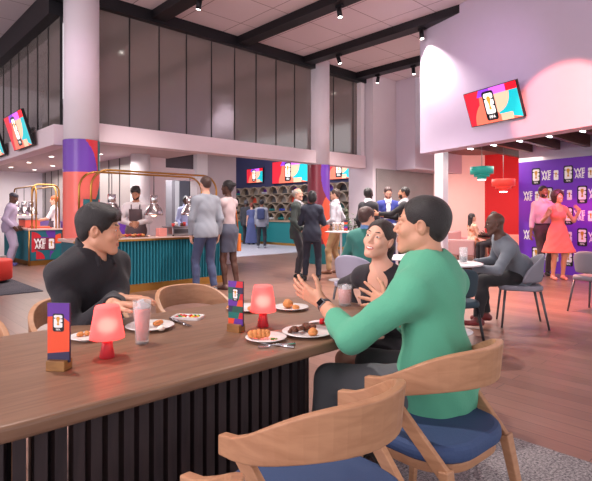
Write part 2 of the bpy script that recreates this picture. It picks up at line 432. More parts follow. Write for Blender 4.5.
wallbox('wall_lounge_red', L(485, 15.6), L(575, 13.9), 0, 3.3, 0.1, M('red_paint', (206, 44, 48), 0.75))
wallbox('wall_lounge_side', L(519, 11.9), L(760, 8.6), 0, 3.3, 0.1, M('lounge_white', (226, 220, 224), 0.8))
struct(MB().prism([L(425, 17), L(424, 10.6), (8.85, 5.5), (7.6, 1.1), L(800, 8.0), L(600, 15)][::-1], 3.12, 3.2).build('ceiling_lounge', M('lounge_ceiling', (150, 120, 116), 0.8)))
bm = wood('beam_wood', (92, 62, 54), (122, 84, 72), (1, 10, 10))
led = M('led_strip', (235, 250, 255), 0.4, emit=7)
for k in range(10):
    v = 5.3-0.62*k; t = (5.55-v)/0.956; u0 = 8.70-0.295*t+0.34
    o = struct(MB().box((u0, v-0.05, 2.72), (13.0, v+0.05, 3.0)).build('ceiling_lounge_beam', bm))
    MB().box((u0+0.25, v-0.02, 2.70), (u0+1.45, v+0.02, 2.722)).build('led_line', led, o)
# planks wall above, cornices
struct(MB().box((-7, 16.9, 0), (2.6, 17, CEIL)).build('wall_left_end', white))
# ================================================================ furniture and objects
oak_dark = wood('table_wood', (118, 86, 66), (136, 102, 80), (1.5, 14, 14), 0.42, 0.0)
slat_m = wood('slat_wood', (40, 30, 34), (58, 44, 46), (9, 9, 1), 0.5)
chair_wood = wood('chair_wood', (172, 124, 92), (188, 140, 106), (3, 3, 14), 0.45)
seat_blue = M('seat_blue', (58, 78, 118), 0.75, bump=0.1, bs=160)
rug_m = speckle('rug_pile', (70, 66, 74), (176, 168, 170), 75)
rug_m2 = speckle('rug_pile_dark', (62, 62, 72), (104, 102, 112), 60)
# rugs
r1 = MB().box((-2.2, -1.5, 0), (2.78, 2.05, 0.014)).build('rug', rug_m)
tag(r1, 'speckled grey pile rug under the long dining table', 'rug')
r2 = MB().box((-3.0, 5.2, 0), (2.45, 8.6, 0.014))
g = G(43, 291)
r2 = MB().box((g[0]-5, g[1], 0), (g[0], g[1]+5.5, 0.014)).build('rug', rug_m2)
tag(r2, 'dark grey rug in front of the left food counter, under the red pouf', 'rug')

# --- the long table
def stadium(u0, u1, v0, v1, r, n=20):
    return rrect((u0+u1)/2, (v0+v1)/2, u1-u0, v1-v0, r, n)
TT = 0.75
tb = thing('dining_table', 'long brown wooden dining table with rounded ends on a dark slatted base', 'table', (1.06, 1.865, 0))
top = MB().prism(stadium(-1.18, 1.16, -0.51, 0.51, 0.47), TT-0.045, TT).build('table_top', oak_dark, tb, bevel=0.012)
sb = MB(); per = stadium(-0.90, 0.62, -0.32, 0.32, 0.30, 40)
pts = [Vector((p[0], p[1], 0)) for p in per]; pts.append(pts[0]); acc = 0; nxt = 0
for a, b_ in zip(pts[:-1], pts[1:]):
    l = (b_-a).length
    while l > 0 and nxt <= acc+l:
        p = a+(b_-a)*((nxt-acc)/l); t = (b_-a).normalized()
        sb.beam((p.x, p.y, 0.03), (p.x, p.y, TT-0.046), 0.034, 0.040, up=(-t.y, t.x, 0)); nxt += 0.052
    acc += l
sb.prism(stadium(-0.93, 0.65, -0.35, 0.35, 0.33), 0.014, 0.05)
sb.prism(stadium(-0.93, 0.65, -0.35, 0.35, 0.33), TT-0.075, TT-0.046)
sb.build('slatted_base', slat_m, tb)

# --- wooden armchairs
def wood_chair(label, loc, rz):
    t = thing('wooden_armchair', label, 'chair', (loc[0], loc[1], 0.014 if loc[1] < 2 else 0), rz, 'wooden armchairs at the long table')
    s = MB(); s.prism(rrect(0, 0.0, 0.47, 0.46, 0.17, 8), 0.425, 0.485)
    s.build('seat', seat_blue, t, bevel=0.024)
    MB().prism(rrect(0, 0.0, 0.43, 0.42, 0.15, 8), 0.39, 0.424).build('seat_frame', chair_wood, t, bevel=0.006)
    path = [(-0.238, 0.11), (-0.238, 0.05)]+[(-0.238*math.cos(math.radians(a)), -0.238*math.sin(math.radians(a))*0.98) for a in range(0, 181, 8)]
    path = path+[(0.238, 0.0), (0.238, 0.05), (0.238, 0.11)]
    P = [Vector((x, y, 0)) for x, y in path]; vs = []; fs = []
    for i, p in enumerate(P):
        tg = (P[min(i+1, len(P)-1)]-P[max(i-1, 0)]).normalized(); nrm = Vector((tg.y, -tg.x, 0))
        k = max(0.0, min(1.0, (0.11-p.y)/0.35)); k = k*k*(3-2*k)
        zt = 0.665+0.135*k; h = 0.055+0.075*k; th = 0.014; lean = 0.012*k
        for sgn, zz, ln in ((-1, zt-h, 0), (1, zt-h, 0), (1, zt, lean), (-1, zt, lean)):
            q = p+nrm*(sgn*th+ln); vs.append((q.x, q.y, zz))
    for i in range(len(P)-1):
        for k in range(4):
            k2 = (k+1) % 4; fs.append((i*4+k, (i+1)*4+k, (i+1)*4+k2, i*4+k2))
    fs.append((0, 1, 2, 3)); e = (len(P)-1)*4; fs.append((e+3, e+2, e+1, e))
    m = MB(); m.add(vs, fs, 0, False); m.build('backrest', chair_wood, t, bevel=0.005)
    for sx in (-1, 1):
        MB().beam((sx*0.232, 0.03, 0.630), (sx*0.205, -0.195, 0.405), 0.022, 0.046).build('arm_support', chair_wood, t, bevel=0.004)
        MB().beam((sx*0.205, -0.195, 0.425), (sx*0.235, -0.275, 0.014), 0.042, 0.036, w1=0.026, h1=0.024, up=(0, 1, 0)).build('leg', chair_wood, t, bevel=0.004)
        MB().beam((sx*0.185, 0.185, 0.415), (sx*0.215, 0.235, 0.014), 0.042, 0.036, w1=0.026, h1=0.024, up=(0, 1, 0)).build('leg', chair_wood, t, bevel=0.004)
    return t
wood_chair('wooden armchair with blue seat under the man in the green sweater', (1.65, 1.01, 0), math.radians(-2))
wood_chair('empty wooden armchair with blue seat at the near table side, left of the green-sweater man', (1.00, 0.99, 0), 0)
wood_chair('wooden armchair whose curved back is cut off at the bottom edge, nearest of the chairs', (0.345, 0.88, 0), 0)
wood_chair('empty wooden armchair on the far side of the table beside the candy dish', (1.66, 2.66, 0), math.pi)
wood_chair('wooden armchair behind the man in the black shirt', (0.97, 2.70, 0), math.pi)
wood_chair('wooden armchair at the left edge, on the far side of the table', (0.36, 2.66, 0), math.pi)

# --- menu stands
def emblem(w, h, trophy=True, y=0.0, mats=(0, 1, 2)):     # dark rounded tablet with white 2 over 6 and a gold cup; X-Z plane, centred
    k, wh, go = mats; m = MB()
    m.flat(rrect(0, 0, w, h, 0.18*w), y, k)
    iw, ih = w*0.76, h*0.70; cz = h*0.075
    # white numeral block: 2 over 6 with side notches
    a, b = iw/2, ih/2
    two = [(-a, 0.04*ih), (a, 0.04*ih), (a, 0.16*ih), (a*0.35, 0.20*ih), (a, 0.26*ih), (a, b*0.86), (a*0.75, b), (-a*0.75, b), (-a, b*0.86), (-a, 0.30*ih), (-a*0.35, 0.25*ih), (-a, 0.20*ih)]
    six = [(-a*0.75, -b), (a*0.75, -b), (a, -b*0.86), (a, -0.16*ih), (a*0.72, -0.11*ih), (a*0.35, -0.09*ih), (a, -0.05*ih), (a, 0.0), (-a, 0.0), (-a, -b*0.86)]
    m.flat([(x, z+cz) for x, z in two], y-0.0010, wh); m.flat([(x, z+cz) for x, z in six], y-0.0010, wh)
    m.flat([(-a, cz-0.02*ih), (a, cz-0.02*ih), (a, cz+0.06*ih), (-a, cz+0.06*ih)], y-0.0009, wh)
    cup = [(-0.10, -0.30), (0.10, -0.30), (0.12, -0.22), (0.06, -0.14), (0.09, 0.02), (0.18, 0.18), (0.17, 0.30), (0.06, 0.36), (-0.06, 0.36), (-0.17, 0.30), (-0.18, 0.18), (-0.09, 0.02), (-0.06, -0.14), (-0.12, -0.22)]
    m.flat([(x*iw*1.2, z*ih+cz) for x, z in cup], y-0.0016, go)
    t = text('FIFA', h*0.14, 0.02); t = t.merge(MB()); q = MB(); q.merge(t, Matrix.Translation((0, y-0.0012, -h*0.385)), wh); m.merge(q)
    return m
emb_k = M('print_black', (24, 22, 26), 0.5); emb_w = M('print_white', (240, 236, 236), 0.5); emb_g = M('print_gold', (206, 150, 52), 0.4, 0.2)
cols = {k: M('print_'+k, c, 0.5) for k, c in dict(purple=(96, 46, 150), orange=(226, 80, 44), navy=(46, 42, 76), teal=(24, 112, 104), red=(196, 34, 48), pink=(216, 70, 130), green=(38, 84, 70), rust=(196, 78, 58)).items()}
oak_block = wood('block_wood', (128, 88, 44), (158, 112, 60), (3, 3, 12), 0.5)
def menu_stand(label, loc, rz, kind):
    t = thing('menu_stand', label, 'table sign', loc, rz, 'menu stands on the dining table')
    w_, h_, z0 = (0.078, 0.222, 0.008)
    MB().box((-w_*0.42, -0.024, 0), (w_*0.42, 0.024, 0.034)).build('base', oak_block, t, bevel=0.002)
    c = MB(); c.box((-w_/2, -0.004, z0+0.018), (w_/2, 0.004, h_), 0)
    if kind == 0:
        c.flat([(-w_/2, 0.028), (w_/2, 0.028), (w_/2, 0.062), (-w_/2, 0.054)], -0.0046, 2)
        c.flat([(-w_/2, 0.054), (w_/2, 0.062), (w_/2, 0.160), (0.01, 0.180), (-w_/2, 0.176)], -0.0046, 3)
        c.flat([(-w_/2, 0.176), (0.01, 0.180), (w_/2, 0.160), (w_/2, h_), (-w_/2, h_)], -0.0048, 1)
        e = emblem(0.040, 0.060); off = 0.157
    else:
        w2 = w_/2; ks = [3, 1, 4, 5, 2, 6, 1, 3, 4, 5, 6, 2, 1, 5]
        n = 0
        for i in range(7):
            z = 0.03+(h_-0.03)*i/7; z1 = 0.03+(h_-0.03)*(i+1)/7; xm = (-0.012, 0.014, -0.02, 0.006, 0.018, -0.008, 0.0)[i]
            c.flat([(-w2, z), (xm, z), (xm+0.008, z1), (-w2, z1)], -0.0046, ks[n]); n += 1
            c.flat([(xm, z), (w2, z), (w2, z1), (xm+0.008, z1)], -0.0046, ks[n]); n += 1
        e = emblem(0.030, 0.056); off = 0.162
    c.build('card', [cols['navy'], cols['purple'], cols['navy'], cols['orange'], cols['teal'], cols['red'], cols['green']], t)
    q = MB(); q.merge(e, Matrix.Translation((0, -0.0052, off))); q.build('emblem', [emb_k, emb_w, emb_g], t)
    return t
p = G(59, 369, TT); menu_stand('purple and orange menu card in a wooden block, leftmost item on the table', p+(TT,), face(0.12, 1), 0)
p = G(236, 331, TT); menu_stand('narrow multicoloured menu card in a wooden block beside the second red lamp', p+(TT,), face(0.55, 1), 1)

# --- red table lamps
def table_lamp(label, loc):
    t = thing('table_lamp', label, 'lamp', loc, 0, 'red table lamps')
    s_ = 0.92; rg = M('lamp_base_red', (206, 44, 58), 0.35, trans=0.35)
    MB().lathe([(0.026, 0), (0.027, 0.004), (0.020, 0.040), (0.017, 0.072)], n=32).build('base', rg, t)
    MB().lathe([(0.056, 0.070), (0.061, 0.072), (0.059, 0.085), (0.043, 0.182), (0.039, 0.188), (0.0, 0.189)], n=48).build('shade', M('lamp_shade_red', (240, 120, 116), 0.7, emit=0.55, ecol=(250, 84, 84), trans=0.15), t)
    return t
for px, py, lb in ((107, 359, 'glowing red table lamp beside the purple and orange menu card'), (263, 328, 'glowing red table lamp in the middle of the table beside the multicoloured card')):
    p = G(px, py-2, TT); table_lamp(lb, p+(TT,)); light('lamp_glow', 'POINT', (p[0], p[1], TT+0.115), 0.7, (1, 0.25, 0.2), 0.03)

# --- glasses
glass_m = M('clear_glass', (240, 244, 246), 0.04, alpha=0.22, ior=1.5)
def tumbler(label, loc, h, r0, r1, drink=None, level=0.7, ice=False, group=None, name='drinking_glass', n=28):
    t = thing(name, label, 'glass', loc, 0, group)
    MB().lathe([(r0, 0), (r0*1.0, 0.01), (r0+(r1-r0)*0.5, h*0.5), (r1, h), (r1-0.003, h), (r0-0.002+(r1-r0)*0.5, h*0.5), (r0-0.004, 0.014), (0, 0.013)], n=n).build('glass_wall', glass_m, t)
    if drink:
        rr = r0+(r1-r0)*level
        MB().lathe([(r0-0.005, 0.015), (r0-0.004+(r1-r0)*0.5*level, h*0.5*level), (rr-0.004, h*level), (0, h*level)], n=n).build('drink', drink, t)
    if ice:
        m = MB()
        for k in range(12):
            a = random.random()*6.28; q = random.random()*(r1-0.014); z = h*(0.78+0.18*random.random()); s = 0.009
            m.beam((q*math.cos(a)-s, q*math.sin(a), z), (q*math.cos(a)+s, q*math.sin(a)+0.004, z+0.004), 0.016, 0.014, up=(0.2, 0.3, 1))
        m.build('ice', M('ice', (235, 240, 245), 0.25, alpha=0.7), t)
    return t
pink_drink = M('pink_drink', (224, 124, 110), 0.15, alpha=0.8)
p = G(142, 343, TT); tumbler('tall tumbler of pink iced water in front of the man in the black shirt', p+(TT,), 0.172, 0.026, 0.037, pink_drink, 0.80, True, name='drinking_glass')
p = G(345, 305, TT); tumbler('glass of iced water on the far end of the table by the woman in black', p+(TT,), 0.115, 0.036, 0.042, pink_drink, 0.8, True)

# --- plates and food
china = M('white_china', (240, 236, 234), 0.25, coat=0.3)
pastry = M('pastry', (214, 138, 78), 0.6, bump=0.5, bs=90, var=0.35, vs=40)
brown_food = M('brown_food', (104, 62, 44), 0.55, bump=0.6, bs=90, var=0.4, vs=60)
cream = M('cream', (244, 232, 220), 0.5); berry = M('berry', (186, 32, 48), 0.35); greenf = M('salad', (96, 128, 54), 0.6)
def plate(label, loc, r, rz=0.0, group='plates of food on the dining table'):
    t = thing('plate', label, 'plate', loc, rz, group)
    MB().lathe([(r*0.55, 0), (r*0.6, 0.003), (r*0.97, 0.014), (r, 0.016), (r*0.98, 0.018), (r*0.62, 0.007), (0, 0.006)], n=40).build('dish', china, t)
    return t
def food(name, label, loc, kind, rz=0.0, s=1.0, mat=None, group=None):
    m = MB(); mt = mat or pastry
    if kind == 'roll':
        for k in range(5): m.ball(((k-2)*0.013*s, 0, 0.016*s), (0.012*s, (0.018-0.002*abs(k-2))*s, (0.016-0.0015*abs(k-2))*s), 0, 12, 8)
    elif kind == 'bun':
        m.ball((0, 0, 0.015*s), (0.026*s, 0.021*s, 0.016*s), 0); m.ball((0.006*s, 0.004*s, 0.022*s), (0.018*s, 0.015*s, 0.012*s), 0)
    elif kind == 'heap':
        rnd = random.Random(int(loc[0]*1000))
        for k in range(9):
            a = rnd.random()*6.28; q = rnd.random()*0.030*s
            m.ball((q*math.cos(a), q*math.sin(a)*0.7, 0.010*s+0.010*rnd.random()*s), ((0.012+0.006*rnd.random())*s, 0.011*s, 0.009*s), 0, 9, 6)
    elif kind == 'small': m.ball((0, 0, 0.007*s), (0.009*s, 0.009*s, 0.007*s), 0, 10, 7)
    o = m.build(name, mt, None, loc, rz); return tag(o, label, 'food', group)
def on(px, py, dz=0.007): p = G(px, py, TT+0.008); return (p[0], p[1], TT+dz)
p = G(150, 328, TT); plate('white plate with brown stew behind the tall pink tumbler', p+(TT,), 0.108)
food('stew', 'heap of dark brown food on the plate behind the tall tumbler', on(141, 328), 'heap', 0, 1.1, brown_food)
food('bread_roll', 'golden pastry piece at the back of the plate behind the tall tumbler', on(158, 325), 'roll', 0.4, 0.8)
food('cream_dollop', 'white dollop of cream at the front of the plate behind the tall tumbler', on(161, 330), 'bun', 0, 0.7, cream)
p = G(88, 339, TT); plate('white plate of small pastries left of the first red lamp', p+(TT,), 0.075)
for i, (a, b_) in enumerate(((80, 336), (87, 335), (93, 338))):
    food('pastry_bite', 'small golden pastry, %s of the three beside the first red lamp' % ('leftmost', 'middle', 'rightmost')[i], on(a, b_), 'bun', i, 0.6)
# candy dish
p = G(188, 318, TT); cd = thing('candy_dish', 'small rectangular white dish on the table beside the empty chair', 'dish', p+(TT,), face(1, -0.15)+math.pi/2)
dm = MB(); dm.prism(rrect(0, 0, 0.14, 0.085, 0.018), 0, 0.004); ring = rrect(0, 0, 0.145, 0.09, 0.02); inn = rrect(0, 0, 0.13, 0.075, 0.015); n_ = len(ring)
dm.add([(x, y, 0.0) for x, y in ring]+[(x*1.03, y*1.03, 0.014) for x, y in ring]+[(x, y, 0.014) for x, y in inn]+[(x*0.95, y*0.95, 0.004) for x, y in inn],
       [(i+n_*k, (i+1) % n_+n_*k, (i+1) % n_+n_*(k+1), i+n_*(k+1)) for k in range(3) for i in range(n_)])
dm.build('dish', china, cd)
swm = [M('sweet_red', (206, 36, 40), 0.4), M('sweet_yellow', (226, 190, 60), 0.4), M('sweet_green', (70, 140, 70), 0.4), M('sweet_white', (236, 228, 228), 0.4)]
ca = face(1, -0.15)+math.pi/2; rnd = random.Random(3)
for k in range(18):
    x, y = (k % 6-2.5)*0.019+rnd.uniform(-.004, .004), (k//6-1)*0.020+rnd.uniform(-.004, .004)
    wx, wy = p[0]+x*math.cos(ca)-y*math.sin(ca), p[1]+x*math.sin(ca)+y*math.cos(ca); c_ = rnd.choice((0, 0, 0, 1, 2, 3))
    o = food('candy', '%s round candy in the small rectangular dish' % ('red', 'yellow', 'green', 'white')[c_], (wx, wy, TT+0.004), 'small', 0, 0.9, swm[c_], '%s candies in the rectangular dish' % ('red', 'yellow', 'green', 'white')[c_])
# right-hand plates
p = G(247, 309.5, TT); plate('white plate half hidden behind the multicoloured menu card', p+(TT,), 0.112)
food('breadstick', 'long golden breadstick on the plate behind the second red lamp', on(252, 310), 'roll', 0.3, 0.9)
food('pastry_bite', 'golden bun on the left of the plate behind the multicoloured card', on(229, 309), 'bun', 0.3, 0.7)
p = G(291, 309, TT); plate('white plate holding a single golden pastry right of the second red lamp', p+(TT,), 0.095)
food('danish_pastry', 'large golden pastry with white sugar on the plate right of the second lamp', on(288, 307), 'bun', 0.5, 1.35)
food('danish_pastry', 'smaller golden pastry end leaning at the right on the plate of pastry', on(296, 309), 'bun', 2.0, 0.8)
p = G(266, 340, TT); plate('white plate with a ridged golden roll in front of the second red lamp', p+(TT,), 0.085)
food('filled_roll', 'ridged golden filled roll on the plate in front of the second red lamp', on(259, 338), 'roll', face(1, 0.2)+math.pi/2, 1.25)
food('salad', 'small green leaf garnish on the plate in front of the second red lamp', on(274, 340), 'heap', 0, 0.45, greenf)
p = G(308, 334, TT); plate('large white plate of dark meat near the hands of the green-sweater man', p+(TT,), 0.112)
food('braised_meat', 'dark brown braised meat at the left of the large plate', on(297, 332), 'heap', 0.5, 1.1, brown_food)
food('braised_meat', 'dark brown braised meat at the back of the large plate', on(307, 330), 'heap', 1.5, 1.2, brown_food)
food('dinner_roll', 'round golden roll at the front of the large plate of meat', on(313, 335), 'bun', 0.3, 0.95)
food('meat_slice', 'brown slice at the left rim of the large plate of meat', on(290, 333), 'small', 0, 1.2, brown_food)
# napkin with red ring
p = G(322, 323.5, TT); nk = thing('napkin', 'folded white napkin in a red ring beside the large plate of meat', 'napkin', p+(TT,), face(1, -0.35)+math.pi/2)
nm = MB(); nm.add([(-0.07, -0.022, 0), (-0.07, 0.022, 0.004), (-0.01, -0.008, 0.014), (-0.01, 0.010, 0.016), (0.012, -0.008, 0.014), (0.012, 0.010, 0.016), (0.09, -0.034, 0.002), (0.10, 0.028, 0.004),
   (-0.07, 0, -0.0)], [(0, 2, 3, 1), (2, 4, 5, 3), (4, 6, 7, 5)])
no = nm.build('cloth', M('napkin_white', (236, 230, 232), 0.9, bump=0.3, bs=60), nk)
so = no.modifiers.new('s', 'SOLIDIFY'); so.thickness = 0.007; so.offset = 0; sd = no.modifiers.new('u', 'SUBSURF'); sd.levels = sd.render_levels = 2
MB().tube([(-0.008, 0, 0.012), (0.010, 0, 0.012)], 0.015, 16).build('ring', M('ring_red', (204, 24, 38), 0.4), nk)
# cutlery
steel = M('cutlery_steel', (200, 200, 204), 0.22, 1.0)
def fork(label, px0, py0, px1, py1):
    a = G(px0, py0, TT); b_ = G(px1, py1, TT); a = Vector(a+(TT+0.006,)); b_ = Vector(b_+(TT+0.004,)); dr = (b_-a).normalized(); L_ = (b_-a).length; sd_ = Vector((-dr.y, dr.x, 0))
    t = thing('fork', label, 'fork', tuple(a), math.atan2(dr.y, dr.x))
    MB().tube([(0, 0, 0), (L_*0.45, 0, 0.001), (L_*0.62, 0, 0.003), (L_*0.72, 0, 0.001)], [0.008, 0.005, 0.003, 0.006], 8).build('handle', steel, t)
    m = MB(); m.box((L_*0.70, -0.011, -0.002), (L_*0.80, 0.011, 0.001))
    for k in range(4): m.box((L_*0.79, -0.011+k*0.0065, -0.002), (L_, -0.0085+k*0.0065, 0.001))
    m.build('tines', steel, t)
def knife(label, px0, py0, px1, py1):
    a = G(px0, py0, TT); b_ = G(px1, py1, TT); a = Vector(a+(TT+0.004,)); b_ = Vector(b_+(TT+0.004,)); dr = (b_-a).normalized(); L_ = (b_-a).length
    t = thing('table_knife', label, 'knife', tuple(a), math.atan2(dr.y, dr.x))
    MB().tube([(0, 0, 0), (L_*0.5, 0, 0)], [0.007, 0.005], 8).build('handle', steel, t)
    MB().prism([(L_*0.48, -0.004), (L_*0.9, -0.006), (L_, 0.003), (L_*0.48, 0.004)], -0.001, 0.001).build('blade', steel, t)
fork('steel fork lying before the plate with the ridged roll', 295, 345, 258, 348)
knife('steel knife lying before the plate with the ridged roll', 294, 348, 262, 344)
fork('steel fork lying beside the plate behind the tall tumbler', 172, 321, 190, 327)
knife('steel knife lying behind the plate with brown stew', 170, 318.5, 186, 324)

# ================================================================ main food counter
cream_top = M('counter_stone', (206, 176, 166), 0.3); steel_b = M('brushed_steel', (176, 172, 176), 0.28, 1.0)
fl_a = M('flute_teal', (30, 112, 128), 0.5); fl_b = M('flute_dark_teal', (22, 84, 98), 0.6)  # second, darker teal is for the counter bodies behind the flutes
ct = thing('food_counter', 'teal fluted food counter with brass plinth in the middle left of the hall', 'counter', (3.9, 7.85, 0))
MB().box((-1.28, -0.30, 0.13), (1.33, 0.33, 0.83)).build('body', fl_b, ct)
fm = MB(); x = -1.29
while x < 1.32:
    fm.prism([(x, -0.30), (x+0.012, -0.335), (x+0.030, -0.335), (x+0.042, -0.30)], 0.13, 0.83); x += 0.056
y_ = -0.30
while y_ < 0.30:
    fm.prism([(1.33, y_), (1.36, y_+0.012), (1.36, y_+0.030), (1.33, y_+0.042)], 0.13, 0.83); y_ += 0.056
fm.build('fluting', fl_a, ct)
MB().box((-1.26, -0.31, 0), (1.34, 0.31, 0.13)).build('plinth', brass, ct)
MB().box((-1.33, -0.36, 0.83), (1.39, 0.36, 0.875)).build('worktop', cream_top, ct, bevel=0.004)
MB().box((-1.335, -0.366, 0.828), (1.396, -0.358, 0.86)).build('edge_trim', brass, ct)
def arch(label, V, u0, u1, z0, zt, r=0.28, th=0.017, axis='x'):
    pts = [(u0, 0, z0)]+[(u0+r-r*math.cos(math.radians(a)), 0, zt-r+r*math.sin(math.radians(a))) for a in range(0, 91, 9)]+[(u1-r+r*math.sin(math.radians(a)), 0, zt-r+r*math.cos(math.radians(a))) for a in range(0, 91, 9)]+[(u1, 0, z0)]
    if axis == 'y': pts = [(0, p_[0], p_[2]) for p_ in pts]
    loc = (0, V, 0) if axis == 'x' else (V, 0, 0)
    return tag(MB().tube(pts, th, 12).build('arch_frame', brass, None, loc, 0), label, 'frame')
arch('tall front brass tube arch standing on the teal fluted counter', 7.60, 2.86, 5.14, 0.875, 1.95)
arch('rear brass tube arch standing on the teal fluted counter, nearer the chef', 8.10, 2.86, 5.14, 0.875, 1.95)
def heat_lamp(label, loc, r, zt, grp):
    t = thing('heat_lamp', label, 'heat lamp', (loc[0], loc[1], loc[2]), 0, grp)
    sh = M('lamp_chrome', (212, 206, 208), 0.2, 1.0)
    MB().lathe([(r, 0), (r*0.98, 0.03), (r*0.84, 0.10), (r*0.50, r*1.12), (r*0.36, r*1.28), (r*0.40, r*1.32), (r*0.40, r*2.1), (r*0.36, r*2.14), (0, r*2.15)], n=32).build('shade', sh, t)
    MB().ball((0, 0, 0.03), r*0.35, 0, 14, 8).build('bulb', M('heat_bulb', (255, 214, 190), 0.5, emit=5, ecol=(255, 190, 150)), t)
    MB().tube([(0, 0, r*2.1), (0, 0, zt-loc[2])], 0.007, 8).build('cord', black, t)
    return t
for px, nm in ((112, 'left of the chef'), (154, 'right of the chef'), (190, 'above the steel food warmer')):
    heat_lamp('silver dome heat lamp hanging over the fluted counter, '+nm, (DV(px, 8.10), 8.10, 1.24), 0.165, 1.934, 'heat lamps over the fluted counter')
    light('heat_lamp_light', 'SPOT', (DV(px, 8.10), 8.10, 1.23), 12, (1, 0.6, 0.42), 0.05, (DV(px, 8.10), 8.08, 0.87), 120)
# steel food warmer
fw = thing('food_warmer', 'stainless steel food warmer on the right half of the fluted counter', 'warmer', (4.60, 7.88, 0.875))
MB().box((-0.30, -0.18, 0.02), (0.32, 0.18, 0.15)).build('housing', steel_b, fw, bevel=0.01)
MB().box((-0.27, -0.188, 0.05), (0.29, -0.180, 0.12)).build('front_panel', M('steel_dark', (110, 104, 108), 0.3, 0.9), fw)
MB().box((-0.31, -0.19, 0.15), (0.33, 0.19, 0.165)).build('lid_rim', steel_b, fw)
for sx in (-0.26, 0.28): MB().lathe([(0.015, 0), (0.015, 0.02)], (sx, -0.13, 0), n=12).build('foot', black, fw)
rc = M('cup_red', (206, 60, 56), 0.4)
for k in range(6):
    x = 4.60-0.20+0.085*k
    o = MB().lathe([(0.024, 0), (0.032, 0.055+0.02*(k % 2)), (0.0, 0.052+0.02*(k % 2))], n=14).build('cup', [rc, china, brown_food][k % 3], None, (x, 7.86+0.05*(k % 2), 1.04))
    tag(o, 'small %s cup on the steel food warmer, %s in the row' % (('red', 'white', 'brown')[k % 3], ('leftmost', 'second', 'third', 'fourth', 'fifth', 'rightmost')[k]), 'cup', '%s cups on the steel food warmer' % ('red', 'white', 'brown')[k % 3])
hb = tag(MB().box((-0.07, -0.07, 0), (0.07, 0.07, 0.14)).box((-0.05, -0.072, 0.03), (0.05, -0.0705, 0.11)).build('napkin_box', [M('box_pink', (232, 150, 140), 0.5)], None, (4.17, 7.86, 0.875), 0, bevel=0.006), 'pale pink box on the fluted counter left of the steel warmer', 'box')
# trays of pastries
for i, (px, lb) in enumerate(((104, 'left'), (121, 'middle'), (137, 'right'))):
    tx = DV(px, 7.82); t = thing('serving_tray', '%s tray of pastries on the fluted counter in front of the chef' % lb, 'tray', (tx, 7.82, 0.875), 0, 'pastry trays on the fluted counter')
    MB().box((-0.15, -0.14, 0), (0.15, 0.14, 0.012)).build('tray_plate', [china, steel_b, brown_food][i], t, bevel=0.004)
    for k in range(6):
        x, y = (k % 3-1)*0.085, (k//3-0.5)*0.10
        o = MB().ball((0, 0, 0.02), (0.036, 0.030, 0.022), 0, 12, 8).ball((0.01, 0, 0.034), (0.02, 0.018, 0.012), 0, 10, 6).build('pastry', [pastry, M('glazed_red', (190, 66, 44), 0.4, var=0.3, vs=30)][(k+i) % 2], None, (tx+x, 7.82+y, 0.887), k)
        tag(o, '%s pastry, %s in the %s row of the %s tray before the chef' % (('golden', 'red glazed')[(k+i) % 2], ('left', 'middle', 'right')[k % 3], ('front', 'back')[k//3], lb), 'pastry', '%s pastries on the %s tray' % (('golden', 'red glazed')[(k+i) % 2], lb))

# ================================================================ left food counter with the lettering
lc = thing('food_counter', 'dark teal food counter with WE ARE 26 lettering at the left', 'counter', (3.45, 13.05, 0))
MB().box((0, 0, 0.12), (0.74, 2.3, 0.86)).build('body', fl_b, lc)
fm = MB(); y_ = 0.02
while y_ < 2.28: fm.prism([(0, y_), (-0.03, y_+0.012), (-0.03, y_+0.04), (0, y_+0.052)][::-1], 0.12, 0.86); y_ += 0.07
fm.build('fluting', fl_a, lc)
MB().box((0.02, 0.02, 0), (0.72, 2.28, 0.12)).build('plinth', brass, lc)
MB().box((-0.05, -0.04, 0.86), (0.78, 2.34, 0.90)).build('worktop', cream_top, lc)
for x, y in ((-0.02, -0.02), (0.755, -0.02)): MB().lathe([(0.018, 0), (0.018, 0.90)], (x, y, 0), n=12).build('corner_post', brass, lc)
g = MB(); W_, H_ = 0.70, 0.72
Y = -0.004
g.flat([(0, 0), (W_, 0), (W_, H_), (0, H_)], Y, 0)
g.disc_poly(0.02, H_*0.62, 0.25, -90, 90, Y-0.001, 1); g.disc_poly(W_*0.55, H_*0.78, 0.17, 180, 360, Y-0.0015, 2)
g.disc_poly(W_*0.80, H_, 0.22, 180, 270, Y-0.002, 2); g.disc_poly(W_, H_*0.55, 0.24, 90, 180, Y-0.0012, 3); g.disc_poly(0.12, 0.02, 0.20, 0, 90, Y-0.001, 1)
g.disc_poly(W_*0.62, 0.02, 0.20, 0, 90, Y-0.0014, 2); g.disc_poly(W_*0.95, 0.02, 0.22, 90, 180, Y-0.0018, 4)
g.flat([(0.10, 0.24), (0.56, 0.24), (0.56, 0.54), (0.10, 0.54)], Y-0.0025, 5)
g.build('mural', [M('mural_teal', (28, 96, 112), 0.5), cols['red'], cols['purple'], cols['orange'], cols['teal'], M('mural_maroon', (120, 36, 52), 0.5)], lc, (0.02, 0, 0.13))
